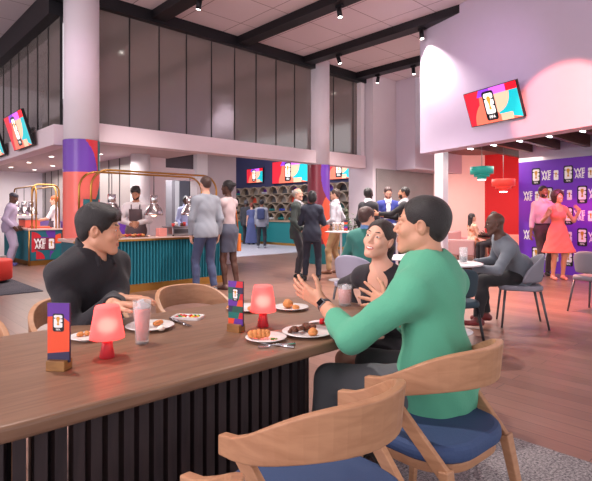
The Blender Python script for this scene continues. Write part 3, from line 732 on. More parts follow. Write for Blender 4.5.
def we_are(h):       # WE over ARE with the tall 26 beside it; centred in X-Z
    m = MB(); a = text('WE', h*0.60, 0.03); b_ = text('ARE', h*0.60, 0.03)
    m.merge(a, Matrix.Translation((-h*0.52, 0, h*0.27)) @ Matrix.Diagonal((1.18, 1, 1.15, 1)), 0); m.merge(b_, Matrix.Translation((-h*0.52, 0, -h*0.24)) @ Matrix.Diagonal((0.86, 1, 1.15, 1)), 0)
    e = emblem(h*0.62, h*1.12, mats=(0, 0, 1)); 
    x = MB(); x.merge(e, Matrix.Translation((h*0.55, 0, 0)))
    # only numerals and cup: white tablet, dark notches
    m.flat(rrect(h*0.58, 0, h*0.52, h*1.02, h*0.1), 0, 0)
    m.flat([(h*0.32, h*0.12), (h*0.46, h*0.15), (h*0.46, h*0.19), (h*0.32, h*0.22)], -0.001, 2); m.flat([(h*0.84, h*0.02), (h*0.70, h*0.05), (h*0.70, h*0.09), (h*0.84, h*0.12)], -0.001, 2)
    m.flat([(x_*h*0.55+h*0.58, z_*h*0.75) for x_, z_ in [(-0.10, -0.30), (0.10, -0.30), (0.12, -0.22), (0.06, -0.14), (0.09, 0.02), (0.18, 0.18), (0.17, 0.30), (0.06, 0.36), (-0.06, 0.36), (-0.17, 0.30), (-0.18, 0.18), (-0.09, 0.02), (-0.06, -0.14), (-0.12, -0.22)]], -0.0015, 1)
    return m
g2 = MB(); g2.merge(we_are(0.24), Matrix.Translation((0.33, -0.0085, 0.39))); g2.build('lettering', [emb_w, emb_g, cols['red']], lc, (0.02, 0, 0.13))
arch('brass tube arch on the left counter above the dark mural end', 3.62, 13.15, 15.2, 0.90, 1.95, 0.22, 0.02, 'y')
arch('brass tube arch on the left counter, on the side of the red-haired cook', 4.08, 13.15, 15.2, 0.90, 1.95, 0.22, 0.02, 'y')
arch('brass tube arch across the near end of the left counter', 13.05, 3.50, 4.12, 0.90, 1.98, 0.16, 0.02)
for y, nm in ((13.55, 'nearest'), (14.2, 'middle'), (14.9, 'farthest')):
    heat_lamp('silver dome heat lamp over the left counter, %s of its row' % nm, (3.62, y, 1.24), 0.16, 1.93, 'heat lamps over the left counter')
t = thing('serving_tray', 'tray of small snacks on the near end of the left counter', 'tray', (3.80, 13.5, 0.90)); MB().box((-0.22, -0.25, 0), (0.22, 0.25, 0.02)).build('tray_plate', rc, t); MB().box((-0.18, -0.2, 0.02), (0.18, 0.2, 0.05)).build('snack_layer', M('snacks', (210, 110, 80), 0.6, bump=0.6, bs=30, var=0.4, vs=18), t)
t = thing('food_warmer', 'red and steel food box on the far end of the left counter', 'warmer', (3.80, 14.4, 0.90)); MB().box((-0.18, -0.3, 0), (0.18, 0.3, 0.2)).build('housing', M('warmer_coral', (222, 100, 84), 0.5), t); MB().box((-0.19, -0.31, 0.2), (0.19, 0.31, 0.24)).build('lid', steel_b, t)
# low painted back bars behind the staff
for (v0, v1, lb) in ((10.4, 12.6, 'low painted back bar with purple and teal bands behind the bearded chef'), (13.4, 16.2, 'low painted back bar with purple and coral bands behind the red-haired cook')):
    t = thing('back_bar', lb, 'cabinet', (4.5, v0, 0))
    MB().box((0, 0, 0), (0.22, v1-v0, 0.62)).build('lower_band', cols['teal'] if v0 < 12 else orange, t); MB().box((0, 0, 0.62), (0.22, v1-v0, 1.05)).build('upper_band', purple, t)

# ================================================================ red pouf
p = D(-22, 8.9)
po = thing('pouf', 'red round pouf at the left edge on the dark grey rug', 'pouf', (p[0], p[1], 0.014))
MB().lathe([(0.52, 0.05), (0.54, 0.07), (0.54, 0.38), (0.52, 0.41), (0, 0.415)], n=64).build('cushion', M('pouf_red', (226, 62, 50), 0.7, bump=0.1), po)
MB().lathe([(0.46, 0), (0.46, 0.05)], n=40).build('base', black, po)

# ================================================================ screens
sc_m = [M('scr_'+k, c, 0.3, emit=0.85) for k, c in (('orange', (240, 112, 88)), ('red', (200, 36, 52)), ('purple', (134, 60, 200)), ('violet', (206, 100, 232)), ('bright_red', (240, 20, 40)), ('teal', (20, 176, 184)), ('peach', (250, 182, 150)), ('white', (245, 245, 240)), ('black', (20, 18, 22)), ('gold', (210, 150, 50)))]
def screen(label, loc, rot, w_, h_, group=None):
    t = thing('wall_screen', label, 'screen', loc, 0, group); t.rotation_euler = rot
    MB().box((-w_/2-0.012, 0.0, -h_/2-0.012), (w_/2+0.012, 0.05, h_/2+0.012)).build('housing', black, t)
    m = MB(); X = lambda q: (q-0.5)*w_; Z = lambda q: (q-0.5)*h_; y = -0.002; k = w_
    m.flat([(X(0), Z(0)), (X(1), Z(0)), (X(1), Z(1)), (X(0), Z(1))], y, 0)
    m.flat([(X(0), Z(0)), (X(.22), Z(0)), (X(.22), Z(1)), (X(0), Z(1))], y-.001, 1)
    m.flat([(X(.22), Z(0)), (X(.30), Z(1)), (X(.22), Z(1))], y-.0012, 1)
    m.flat([(X(.24), Z(.8)), (X(.5), Z(.8)), (X(.5), Z(1)), (X(.3), Z(1))], y-.0015, 2)
    m.flat([(X(.5), Z(.8)), (X(.8), Z(.8)), (X(.8), Z(1)), (X(.5), Z(1))], y-.0015, 3)
    m.flat([(X(.8), Z(.8)), (X(1), Z(.8)), (X(1), Z(1)), (X(.8), Z(1))], y-.0015, 4)
    m.flat([(X(.6), Z(0.2)), (X(1), Z(0)), (X(1), Z(.8)), (X(.6), Z(.8))], y-.0013, 5)
    m.flat([(X(.62), Z(0)), (X(.84), Z(0)), (X(.84), Z(.2)), (X(.62), Z(.2))], y-.0018, 6)
    m.disc_poly(X(.55), Z(.8), h_*0.55, -90, 0, y-.0017, 6)
    m.disc_poly(X(.50), Z(0.0), h_*0.72, 90, 180, y-.0016, 0)
    m.build('display', sc_m, t)
    e = emblem(h_*0.42, h_*0.86, mats=(8, 7, 9)); q = MB(); q.merge(e, Matrix.Translation((X(.46), y-.004, 0))); q.build('emblem', sc_m, t)
    MB().box((-0.10, 0.05, -0.10), (0.10, 0.12, 0.10)).build('bracket', black, t)
    return t
# on the hanging wall, tipped forward
wang = math.atan2(WD.y, WD.x)          # local +X along the wall towards the camera
c = P0+WD*2.02; nrm = Vector((WD.y, -WD.x, 0))     # into the hall
if nrm.dot(Vector((-1, -1, 0))) < 0: nrm = -nrm
zz = 3.06; loc = c+nrm*0.20
screen('large tilted screen with the 26 emblem on the hanging lilac wall', (loc.x, loc.y, zz), (math.radians(20), 0, wang), 1.06, 0.57)
for v, nm in ((10.45, 'nearest the white column'), (12.45, 'at the left edge of the picture')):
    screen('tilted screen on the left fascia, '+nm, (2.55, v, 2.84), (math.radians(17), 0, -math.pi/2), 1.22, 0.64, 'screens on the left fascia')
def SV(px): r = (px-296)/491; return 13.95*(0.7277-0.6859*r)/(0.6853+0.7283*r)
for a, b_, z, nm in ((248, 264, 2.98, 'small screen on the navy far wall, leftmost of the shop screens'), (273.5, 309, 3.02, 'wide screen with large emblem on the navy far wall left of the maroon column'), (331, 351, 2.98, 'screen on the navy far wall right of the maroon column')):
    va, vb = SV(a), SV(b_); w_ = abs(va-vb)-0.03
    screen(nm, (13.88, (va+vb)/2, z), (0, 0, -math.pi/2), w_, 0.62 if a < 260 else 0.92 if a < 300 else 0.8)

# ================================================================ far shop: counter and arched shelves
fc = thing('shop_counter', 'long teal counter with brass plinth below the arched shelves of the far shop', 'counter', (13.0, 9.6, 0))
MB().box((0, 0, 0.1), (0.5, 10.0, 0.93)).build('body', M('far_teal', (26, 122, 124), 0.6), fc); MB().box((-0.01, 0, 0), (0.5, 10.0, 0.1)).build('plinth', brass, fc); MB().box((-0.04, -0.02, 0.93), (0.5, 10.0, 0.97)).build('worktop', wood('shop_wood', (150, 120, 96), (176, 146, 120)), fc)
shelf_w = wood('shelf_wood', (150, 132, 116), (178, 158, 138), (2, 2, 2)); ncol = [M('niche_'+k, c, 0.7) for k, c in (('grey', (92, 88, 90)), ('purple', (104, 40, 150)), ('dark', (58, 54, 60)), ('coral', (226, 80, 60)), ('teal', (22, 96, 96)), ('taupe', (140, 130, 124)))]
rnd = random.Random(5); rows = [[1, 2, 5, 1, 2, 0, 1, 0, 2], [0, 5, 3, 5, 0, 5, 3, 2, 0], [2, 4, 0, 4, 2, 0, 4, 5, 4], [4, 2, 4, 0, 0, 4, 2, 4, 0]]
goods = [M('goods_'+k, c, 0.5) for k, c in (('blue', (50, 70, 170)), ('silver', (190, 190, 196)), ('white', (226, 222, 220)), ('teal', (40, 130, 130)))]
bay = 0
v = 18.9
names = ('leftmost', 'second from the left', 'third from the left', 'fourth from the left', 'fifth from the left', 'sixth from the left', 'rightmost')
while v > 10.0:
    t = thing('display_shelf', 'tall wooden shelf of arched niches in the far shop, %s' % names[min(bay, 6)], 'shelf', (13.5, v, 0.985), -math.pi/2, 'arched display shelves')
    fr = MB()
    for row in range(4):
        for cidx in range(2):
            x = cidx*0.64+0.32; z0 = 0.0+row*0.37; y0 = row*0.06; R_ = 0.29; ci = rows[3-row][(bay*2+cidx) % 9]
            arc = [(x+R_*math.cos(math.radians(a)), z0+0.02+0.30*math.sin(math.radians(a))) for a in range(0, 181, 15)]
            arc_o = [(x+(R_+0.03)*math.cos(math.radians(a)), z0+0.0+0.35*math.sin(math.radians(a))) for a in range(0, 181, 15)]
            m = MB(); n_ = len(arc)
            m.add([(a, y0, z) for a, z in arc_o]+[(a, y0, z) for a, z in arc]+[(a, y0+0.26, z) for a, z in arc]+[(a, y0+0.26, z) for a, z in arc_o],
                  [(i+n_*k, i+1+n_*k, i+1+n_*((k+1) % 4), i+n_*((k+1) % 4)) for k in range(4) for i in range(n_-1)], 0)
            m.add([(a, y0+0.24, z) for a, z in arc], [tuple(range(n_))], 1)
            m.build('niche', [shelf_w, ncol[ci]], t)
            if row < 2 or ci == 1:
                q = MB()
                for k in range(4): q.lathe([(0.03, 0), (0.035, 0.07), (0.02, 0.10)], (x-0.15+0.1*k, y0+0.1, z0+0.025), n=8)
                q.build('goods', goods[(bay+row+cidx) % 4], t)
        fr.box((0, row*0.06-0.04, row*0.37-0.012), (1.28, row*0.06+0.28, row*0.37+0.012))
    fr.box((0, 0.46, 0), (1.28, 0.49, 1.46))
    fr.build('frame', shelf_w, t)
    v -= 1.30; bay += 1

# ================================================================ hall fixtures: track spots
def track_spot(label, loc, aim, power=0, color=WARM, ang=95):
    t = thing('track_spotlight', label, 'spotlight', loc, 0, 'track spotlights on the black ceiling beams')
    MB().box((-0.03, -0.07, -0.05), (0.03, 0.07, 0.0)).build('mount', black, t)
    a = Vector((0, 0, -0.13)); dr = (Vector(aim)-Vector(loc)).normalized()
    hd = MB().tube([a-dr*0.07, a+dr*0.09], 0.045, 18); hd.tube([(0, 0, -0.03), (0, 0, -0.12)], 0.012, 8); hd.build('head', black, t)
    MB().tube([a+dr*0.088, a+dr*0.094], 0.036, 16).build('lens', M('spot_lens', (255, 246, 236), 0.4, emit=12), t)
    if power: 
        q = Vector(loc)+a+dr*0.12; light('track_spot_light', 'SPOT', tuple(q), power, color, 0.05, aim, ang, 0.8)
    return t
zb = CEIL-0.16
for (u, v, aim, pw, nm) in ((4.52, 7.2, (4.5, 8.7, 0), 0, 'above the left column'), (6.52, 5.8, (6.5, 5.0, 0), 900, 'nearest the top edge of the picture'), (8.52, 7.6, (9.4, 6.5, 0.5), 800, 'above the middle column, tilted to the right'),
        (8.52, 5.4, (8.0, 4.6, 0), 700, 'at the left of the hanging lilac wall'), (10.52, 6.9, (10.6, 6.4, 0), 600, 'right of the middle column'), (10.52, 8.0, (10.6, 9.0, 0.5), 0, 'farthest, by the pier'),
        (4.52, 4.6, (3.6, 4.6, 0), 800, 'over the open floor'), (0.52, 3.2, (1.8, 2.2, 0.7), 420, 'over the dining table')):
    track_spot('black cylindrical track spotlight on a ceiling beam, '+nm, (u, v, zb), aim, pw)
# dome camera by the column
# ================================================================ lounge, backdrop and side furniture
bd0 = Vector(D(519, 11.1)+(0,)); bd1 = Vector(D(640, 9.0)+(0,)); bdir = (bd1-bd0).normalized(); BW = (bd1-bd0).length; ba = math.atan2(bdir.y, bdir.x)
bt = thing('photo_backdrop', 'large purple photo backdrop wall with repeated 26 emblems', 'backdrop', tuple(bd0), ba)
MB().box((0, 0, 0), (BW, 0.10, 2.42)).build('panel', [M('backdrop_purple', (112, 50, 190), 0.5)], bt)
rowz = [2.08, 1.65, 1.22, 0.79, 0.36]
for r_, z in enumerate(rowz):
    k = 0; x = 0.42 if r_ % 2 == 0 else 0.35
    while x < BW-0.15:
        if (k+(1 if r_ % 2 else 0)) % 2 == 0:
            m = MB(); m.merge(emblem(0.20, 0.36), Matrix.Translation((x, -0.004, z))); m.build('emblem', [emb_k, emb_w, emb_g], bt)
        else:
            m = MB(); m.merge(we_are(0.20), Matrix.Translation((x-0.02, -0.004, z))); m.build('lettering', [emb_w, emb_g, cols['purple']], bt)
        k += 1; x += 0.355
# pendants
def pendant(label, loc, col_, s=1.0, zt=3.12):
    t = thing('pendant_lamp', label, 'pendant lamp', loc, 0, 'tiered pendant lamps in the lounge'); m = M('pendant_'+col_[0], col_[1], 0.35, emit=0.25)
    z = 0
    for (r, h) in ((0.10, 0.06), (0.17, 0.06), (0.25, 0.16)):
        MB().lathe([(r*s*0.9, z), (r*s, z+0.003), (r*s, z+h*s), (r*s*0.9, z+h*s+0.003)], n=40).build('tier', m, t); z += h*s
    MB().lathe([(0.08*s, -0.02), (0.085*s, 0.0)], n=24).build('diffuser', M('pendant_glow', (255, 235, 230), 0.5, emit=5), t)
    MB().tube([(0, 0, z), (0, 0, zt-loc[2])], 0.008, 6).build('cord', M('cord_grey', (150, 140, 140), 0.5), t)
def PL(px, py, d): p = D(px, d); return (p[0], p[1], EYE+(213-py)*d/491)
pendant('teal tiered drum pendant lamp hanging from the lounge ceiling', PL(482, 179, 11.0), ('teal', (38, 150, 136)))
pendant('coral red tiered drum pendant lamp hanging in front of the red wall', PL(503.5, 191, 11.2), ('coral', (236, 72, 60)))

# pink sofa
sofa_m = M('sofa_fabric', (196, 150, 150), 0.85, bump=0.15, bs=60)
p = D(466, 13.4); so_ = thing('sofa', 'pinkish grey sofa against the blush wall of the lounge', 'sofa', (p[0], p[1], 0), face(0.85, -0.5))
MB().box((-0.75, -0.40, 0.18), (0.75, 0.42, 0.42)).build('seat', sofa_m, so_, bevel=0.05); MB().box((-0.80, -0.46, 0.2), (0.80, -0.28, 0.78)).build('backrest', sofa_m, so_, bevel=0.05)
for sx in (-1, 1): MB().box((sx*0.80-0.07*sx, -0.42, 0.18), (sx*0.80+0.05*sx, 0.38, 0.60)).build('armrest', sofa_m, so_, bevel=0.04)
for sx in (-1, 1):
    for y in (-0.36, 0.36): MB().tube([(sx*0.7, y, 0), (sx*0.68, y, 0.19)], 0.014, 8).build('leg', black, so_)
p = D(528, 14.0); bn = thing('banquette', 'pale pink banquette along the foot of the red wall', 'bench', (p[0], p[1], 0), face(-0.1, -1))
MB().box((-1.0, -0.1, 0), (1.0, 0.45, 0.42)).build('seat', M('bench_pink', (232, 150, 136), 0.8), bn, bevel=0.03); MB().box((-1.0, -0.22, 0.0), (1.0, -0.08, 0.66)).build('backrest', M('bench_pink2', (232, 150, 136), 0.8), bn, bevel=0.03)

# grey shell chairs
gf = M('chair_grey', (128, 126, 138), 0.8, bump=0.1, bs=120); gl = M('chair_leg_grey', (84, 84, 90), 0.4, 0.4)
def shell_chair(label, loc, rz, fab=None, leg=None, group='grey upholstered chairs', h=0.80):
    fab = fab or gf; leg = leg or gl
    t = thing('upholstered_chair', label, 'chair', loc, rz, group)
    MB().prism(rrect(0, 0.02, 0.48, 0.46, 0.12, 8), 0.41, 0.47).build('seat', fab, t, bevel=0.022)
    vs = []; fs = []; nn = 20
    for i in range(nn+1):
        a = math.radians(180+180*i/nn); q = math.sin(math.pi*i/nn); q2 = q**0.55
        for (dr, z) in ((0.235, 0.50-0.0*q), (0.245, 0.50+(h-0.50)*0.5*q2+0.02), (0.262, 0.52+(h-0.52)*q2)):
            vs.append((dr*math.cos(a)*1.02, dr*math.sin(a)*0.98+0.02, z))
    for i in range(nn):
        for k in range(2): fs.append((i*3+k, i*3+3+k, i*3+4+k, i*3+1+k))
    o = MB().add(vs, fs, 0, True).build('backrest', fab, t); sd = o.modifiers.new('s', 'SOLIDIFY'); sd.thickness = 0.035; sd.offset = 0; q = o.modifiers.new('u', 'SUBSURF'); q.levels = q.render_levels = 2
    for sx in (-1, 1):
        for y0, y1 in ((-0.17, -0.25), (0.19, 0.23)): MB().tube([(sx*0.19, y0, 0.41), (sx*0.23, y1, 0.0)], [0.015, 0.011], 10).build('leg', leg, t)
    return t
p = D(521, 5.62); shell_chair('grey upholstered chair under the man in the grey sweater', p+(0,), face(-1, 0.28), h=0.82)
p = D(597, 6.3); shell_chair('grey upholstered chair at the right edge in front of the backdrop', p+(0,), face(0.9, 0.5), h=0.80)
lilac_f = M('chair_lilac', (160, 156, 176), 0.8, bump=0.1, bs=120)
p = D(357, 5.8); shell_chair('lilac grey chair under the person in the teal jacket', p+(0,), face(0.55, 0.8), lilac_f, h=0.80)
dt = M('chair_dark_teal', (44, 62, 74), 0.8)
p = D(449, 4.6); shell_chair('dark teal tub chair behind the shoulder of the green-sweater man', p+(0,), face(-0.2, 1), dt, black, h=0.78)
# red armchair of the woman in black
rm = M('armchair_red', (216, 48, 40), 0.75, bump=0.1, bs=80)
shell_chair('red chair under the woman in the black top', D(396, 2.95)+(0,), math.pi/2+0.1, rm, black, group='red chairs', h=0.76)

# small tables
mt_w = M('table_white', (228, 222, 226), 0.35, coat=0.2)
def pedestal(label, loc, r, h, rb=0.24, name='round_table'):
    t = thing(name, label, 'table', loc, 0, 'white pedestal tables')
    MB().lathe([(r-0.01, h-0.02), (r, h-0.012), (r, h-0.002), (r-0.004, h), (0, h)], n=48).build('table_top', mt_w, t); MB().lathe([(rb, 0), (rb, 0.008), (0.03, 0.02), (0.022, 0.05), (0.022, h-0.02)], n=36).build('pedestal', mt_w, t)
    return t
ale = M('amber_drink', (150, 84, 52), 0.2)
t1 = D(341, 9.35); pedestal('tall white bar table beside the man in khaki trousers', t1+(0,), 0.31, 0.93, name='bar_table')
t2 = D(397, 8.6); pedestal('tall white bar table behind the head of the woman in black', t2+(0,), 0.31, 0.93, name='bar_table')
t3 = D(407, 6.0); pedestal('low round white table between the two nearest heads', t3+(0,), 0.36, 0.74)
t4 = D(450, 5.3); pedestal('round white table in front of the man in the grey sweater', t4+(0,), 0.34, 0.74)
for (tx, ty), lst, nm in ((t1, ((-0.14, -0.05), (-0.06, 0.02), (0.02, -0.06)), 'the bar table by the khaki man'), (t2, ((-0.16, -0.06), (-0.04, -0.02), (0.20, 0.04)), 'the bar table behind the ponytailed woman')):
    for i, (a, b_) in enumerate(lst):
        q = W2(a, b_); tumbler('tall glass of amber drink, %s on %s' % (('leftmost', 'middle', 'rightmost')[i], nm), (tx+q[0], ty+q[1], 0.93), 0.17, 0.028, 0.036, ale, 0.85, group='amber drinks on the bar tables', n=14)
    q = W2(0.09, 0.0); s = thing('menu_card', 'small multicoloured menu card on '+nm, 'table sign', (tx+q[0], ty+q[1], 0.93), face(0, 1), 'small menu cards on the bar tables')
    MB().box((-0.035, -0.02, 0), (0.035, 0.02, 0.02)).build('base', oak_block, s)
    c = MB()
    for k in range(5): c.box((-0.035, -0.004, 0.02+0.038*k), (0.035, 0.004, 0.058+0.038*k), k)
    c.build('card', [cols[k] for k in ('red', 'purple', 'teal', 'orange', 'navy')], s)
for i, (a, b_) in enumerate(((-0.03, -0.1), (0.06, 0.02), (0.14, -0.06))):
    q = W2(a, b_); tumbler('clear glass on the low white table between the two nearest heads, %s of three' % ('leftmost', 'middle', 'rightmost')[i], (t3[0]+q[0], t3[1]+q[1], 0.74), 0.13, 0.03, 0.036, None, group='clear glasses on the low white table', n=14)
cola = M('dark_drink', (46, 26, 28), 0.1)
q = W2(0.12, -0.08); tumbler('glass of dark drink on the round table in front of the grey-sweater man', (t4[0]+q[0], t4[1]+q[1], 0.74), 0.17, 0.040, 0.044, cola, 0.42, n=20)

# potted plant behind the khaki man
p = D(352, 11.6); pt = thing('potted_plant', 'leafy green plant in a pot behind the man in khaki trousers', 'plant', (p[0], p[1], 0))
MB().lathe([(0.15, 0), (0.20, 0.4), (0.17, 0.4), (0.0, 0.37)], n=24).build('pot', M('pot_dark', (60, 58, 62), 0.6), pt)
st = MB(); lf = MB(); rnd = random.Random(11)
for k in range(9):
    a = k*2.4; r = 0.10+0.16*rnd.random(); h = 0.9+0.45*rnd.random(); tip = Vector((r*math.cos(a), r*math.sin(a), h)); st.tube([(0, 0, 0.36), (tip.x*0.4, tip.y*0.4, h*0.65), tip], 0.008, 6)
    for j in range(12):
        c = Vector((tip.x*(0.3+0.07*j), tip.y*(0.3+0.07*j), 0.5+(h-0.45)*j/11)); b_ = rnd.random()*6.28; d1 = Vector((math.cos(b_), math.sin(b_), rnd.uniform(-0.2, 0.7))).normalized(); s1 = d1.cross(Vector((0, 0, 1))).normalized(); L_ = 0.13
        lf.add([c, c+d1*L_*0.5+s1*0.032, c+d1*L_, c+d1*L_*0.5-s1*0.032, c+d1*L_*0.5+Vector((0, 0, 0.012))], [(0, 1, 4), (1, 2, 4), (2, 3, 4), (3, 0, 4)], 0)
st.build('stems', M('stem', (72, 70, 50), 0.7), pt); lf.build('foliage', M('leaf', (66, 96, 60), 0.5, var=0.3), pt)
# ================================================================ people: blended-surface bodies
def smin(a, b, k):
    if k <= 0: return np.minimum(a, b)
    h = np.maximum(k-np.abs(a-b), 0)/k
    return np.minimum(a, b)-h*h*k*0.25
def V3(*a): return np.array(a, dtype=float)
def nrm(v): v = np.asarray(v, float); return v/(np.linalg.norm(v)+1e-9)
def prim_bounds(p):
    t = p[0].lstrip('-')
    if t == 'c':
        a, b, ra, rb = p[1:5]; r = max(ra, rb); return np.minimum(a, b)-r, np.maximum(a, b)+r
    if t == 'e': r = max(p[2]); return p[1]-r, p[1]+r
    if t == 'b': r = float(np.linalg.norm(p[2])); return p[1]-r, p[1]+r
def prim_dist(p, X, Y, Z):
    t = p[0].lstrip('-')
    if t == 'c':
        a, b, ra, rb = p[1:5]; ba = b-a; L2 = float(ba@ba)+1e-12
        px, py, pz = X-a[0], Y-a[1], Z-a[2]
        h = np.clip((px*ba[0]+py*ba[1]+pz*ba[2])/L2, 0, 1)
        return np.sqrt((px-h*ba[0])**2+(py-h*ba[1])**2+(pz-h*ba[2])**2)-(ra+(rb-ra)*h)
    R = p[3]; px, py, pz = X-p[1][0], Y-p[1][1], Z-p[1][2]
    if R is not None:
        px, py, pz = px*R[0, 0]+py*R[1, 0]+pz*R[2, 0], px*R[0, 1]+py*R[1, 1]+pz*R[2, 1], px*R[0, 2]+py*R[1, 2]+pz*R[2, 2]
    r = p[2]
    if t == 'e':
        k0 = np.sqrt((px/r[0])**2+(py/r[1])**2+(pz/r[2])**2); k1 = np.sqrt((px/r[0]**2)**2+(py/r[1]**2)**2+(pz/r[2]**2)**2)+1e-9
        return k0*(k0-1)/k1
    rd = p[5] if len(p) > 5 and p[5] else 0.0
    qx, qy, qz = np.abs(px)-r[0]+rd, np.abs(py)-r[1]+rd, np.abs(pz)-r[2]+rd
    return np.sqrt(np.maximum(qx, 0)**2+np.maximum(qy, 0)**2+np.maximum(qz, 0)**2)+np.minimum(np.maximum(qx, np.maximum(qy, qz)), 0)-rd
def K(p): return p[5] if p[0].lstrip('-') == 'c' else p[4]
def CUT(p):
    i = 6 if p[0].lstrip('-') in ('c', 'b') else 5
    return p[i] if len(p) > i else None
def C(a, b, ra, rb, k=0.02, cut=None, op=''): return (op+'c', np.asarray(a, float), np.asarray(b, float), ra, rb, k, cut)
def E(c, r, R=None, k=0.02, cut=None, op=''): return (op+'e', np.asarray(c, float), r, R, k, cut)
def B(c, h, R=None, k=0.0, rd=0.0, cut=None, op=''): return (op+'b', np.asarray(c, float), h, R, k, rd, cut)
def surface(prims, res, wrinkle=0.0, lo=None, hi=None, seed=0.0):
    pos = [p for p in prims if p[0] in 'ceb']
    bl = np.min([prim_bounds(p)[0] for p in pos], axis=0)-3*res; bh = np.max([prim_bounds(p)[1] for p in pos], axis=0)+3*res
    if lo is not None: bl = np.maximum(bl, lo)
    if hi is not None: bh = np.minimum(bh, hi)
    n = np.maximum(np.ceil((bh-bl)/res).astype(int)+1, 3)
    xs, ys, zs = (bl[i]+res*np.arange(n[i]) for i in range(3))
    F = np.full(tuple(n), 1.0, dtype=np.float32)
    for p in prims:
        if p[0] == 'cut':
            F = np.maximum(F, ((xs[:, None, None]-p[1][0])*p[2][0]+(ys[None, :, None]-p[1][1])*p[2][1]+(zs[None, None, :]-p[1][2])*p[2][2]).astype(np.float32)); continue
        a, b = prim_bounds(p); m = K(p)+3*res
        i0 = np.clip(np.floor((a-m-bl)/res).astype(int), 0, n); i1 = np.clip(np.ceil((b+m-bl)/res).astype(int)+1, 0, n)
        if (i1 <= i0).any(): continue
        sl = tuple(slice(i0[i], i1[i]) for i in range(3))
        X, Y, Z = xs[sl[0]][:, None, None], ys[sl[1]][None, :, None], zs[sl[2]][None, None, :]
        d = prim_dist(p, X, Y, Z)
        ct = CUT(p)
        if ct:
            for (q, nn) in ct: d = np.maximum(d, (X-q[0])*nn[0]+(Y-q[1])*nn[1]+(Z-q[2])*nn[2])
        if p[0][0] == '-': F[sl] = -smin(-F[sl], d, K(p))
        else: F[sl] = smin(F[sl], d, K(p))
    if wrinkle:
        X, Y, Z = xs[:, None, None], ys[None, :, None], zs[None, None, :]
        F = F+(wrinkle*(np.sin(31*X+17*Z+2*np.sin(19*Y+seed)+seed)*np.sin(23*Z-21*Y+1.7*np.sin(13*X)+seed))).astype(np.float32)
    S = F < 0
    c = lambda i, j, k: (slice(i, n[0]-1+i), slice(j, n[1]-1+j), slice(k, n[2]-1+k))
    cnt = sum(S[c(i, j, k)].astype(np.int8) for i in (0, 1) for j in (0, 1) for k in (0, 1))
    act = (cnt > 0) & (cnt < 8); idx = np.argwhere(act)
    if len(idx) == 0: return [], []
    vid = np.full(act.shape, -1, dtype=np.int64); vid[act] = np.arange(len(idx))
    acc = np.zeros((len(idx), 3)); w_ = np.zeros(len(idx))
    cor = {(i, j, k): F[idx[:, 0]+i, idx[:, 1]+j, idx[:, 2]+k].astype(float) for i in (0, 1) for j in (0, 1) for k in (0, 1)}
    for ax in range(3):
        for u in (0, 1):
            for v in (0, 1):
                a = [0, 0, 0]; o = [q for q in range(3) if q != ax]; a[o[0]] = u; a[o[1]] = v; b = list(a); b[ax] = 1
                fa, fb = cor[tuple(a)], cor[tuple(b)]; cr = (fa < 0) != (fb < 0)
                t = np.where(cr, fa/(fa-fb+1e-12), 0); q = np.zeros((len(idx), 3)); q[:] = a; q[:, ax] = t
                acc[cr] += q[cr]; w_[cr] += 1
    verts = bl+res*(idx+acc/np.maximum(w_, 1)[:, None])
    faces = []
    for ax in range(3):
        o = [(ax+1) % 3, (ax+2) % 3]
        sa = [slice(None)]*3; sb = [slice(None)]*3; sa[ax] = slice(0, n[ax]-1); sb[ax] = slice(1, n[ax])
        A_, B_ = S[tuple(sa)], S[tuple(sb)]; e = np.argwhere(A_ != B_)
        e = e[(e[:, o[0]] > 0) & (e[:, o[1]] > 0) & (e[:, o[0]] < n[o[0]]-1) & (e[:, o[1]] < n[o[1]]-1)]
        if not len(e): continue
        ins = A_[tuple(e.T)]
        def cell(du, dv): q = e.copy(); q[:, o[0]] -= du; q[:, o[1]] -= dv; return vid[tuple(q.T)]
        q = np.stack([cell(1, 1), cell(0, 1), cell(0, 0), cell(1, 0)], 1)
        q[~ins] = q[~ins][:, ::-1]
        faces.append(q[(q >= 0).all(1)])
    return verts, np.concatenate(faces)
def skinmesh(parts_, name, mats, parent, chooser=None):
    me = bpy.data.meshes.new(name); VS = []; FS = []; off = 0
    for v, f in parts_:
        if len(v) == 0: continue
        VS.append(v); FS.append(f+off); off += len(v)
    VS = np.concatenate(VS); FS = np.concatenate(FS)
    me.vertices.add(len(VS)); me.vertices.foreach_set('co', VS.astype(np.float32).ravel())
    me.loops.add(len(FS)*4); me.loops.foreach_set('vertex_index', FS.astype(np.int32).ravel())
    me.polygons.add(len(FS)); me.polygons.foreach_set('loop_start', (np.arange(len(FS))*4).astype(np.int32)); me.polygons.foreach_set('loop_total', np.full(len(FS), 4, np.int32))
    mats = mats if isinstance(mats, (list, tuple)) else [mats]
    for m_ in mats: me.materials.append(m_)
    if chooser is not None: me.polygons.foreach_set('material_index', chooser(VS[FS].mean(axis=1)).astype(np.int32))
    me.polygons.foreach_set('use_smooth', np.ones(len(FS), bool)); me.update(calc_edges=True); me.validate()
    o = bpy.data.objects.new(name, me); COL.objects.link(o); o.parent = parent
    return o
def rotz(a): c, s = math.cos(a), math.sin(a); return np.array([[c, -s, 0], [s, c, 0], [0, 0, 1.0]])
def rotx(a): c, s = math.cos(a), math.sin(a); return np.array([[1.0, 0, 0], [0, c, -s], [0, s, c]])
def roty(a): c, s = math.cos(a), math.sin(a); return np.array([[c, 0, s], [0, 1.0, 0], [-s, 0, c]])
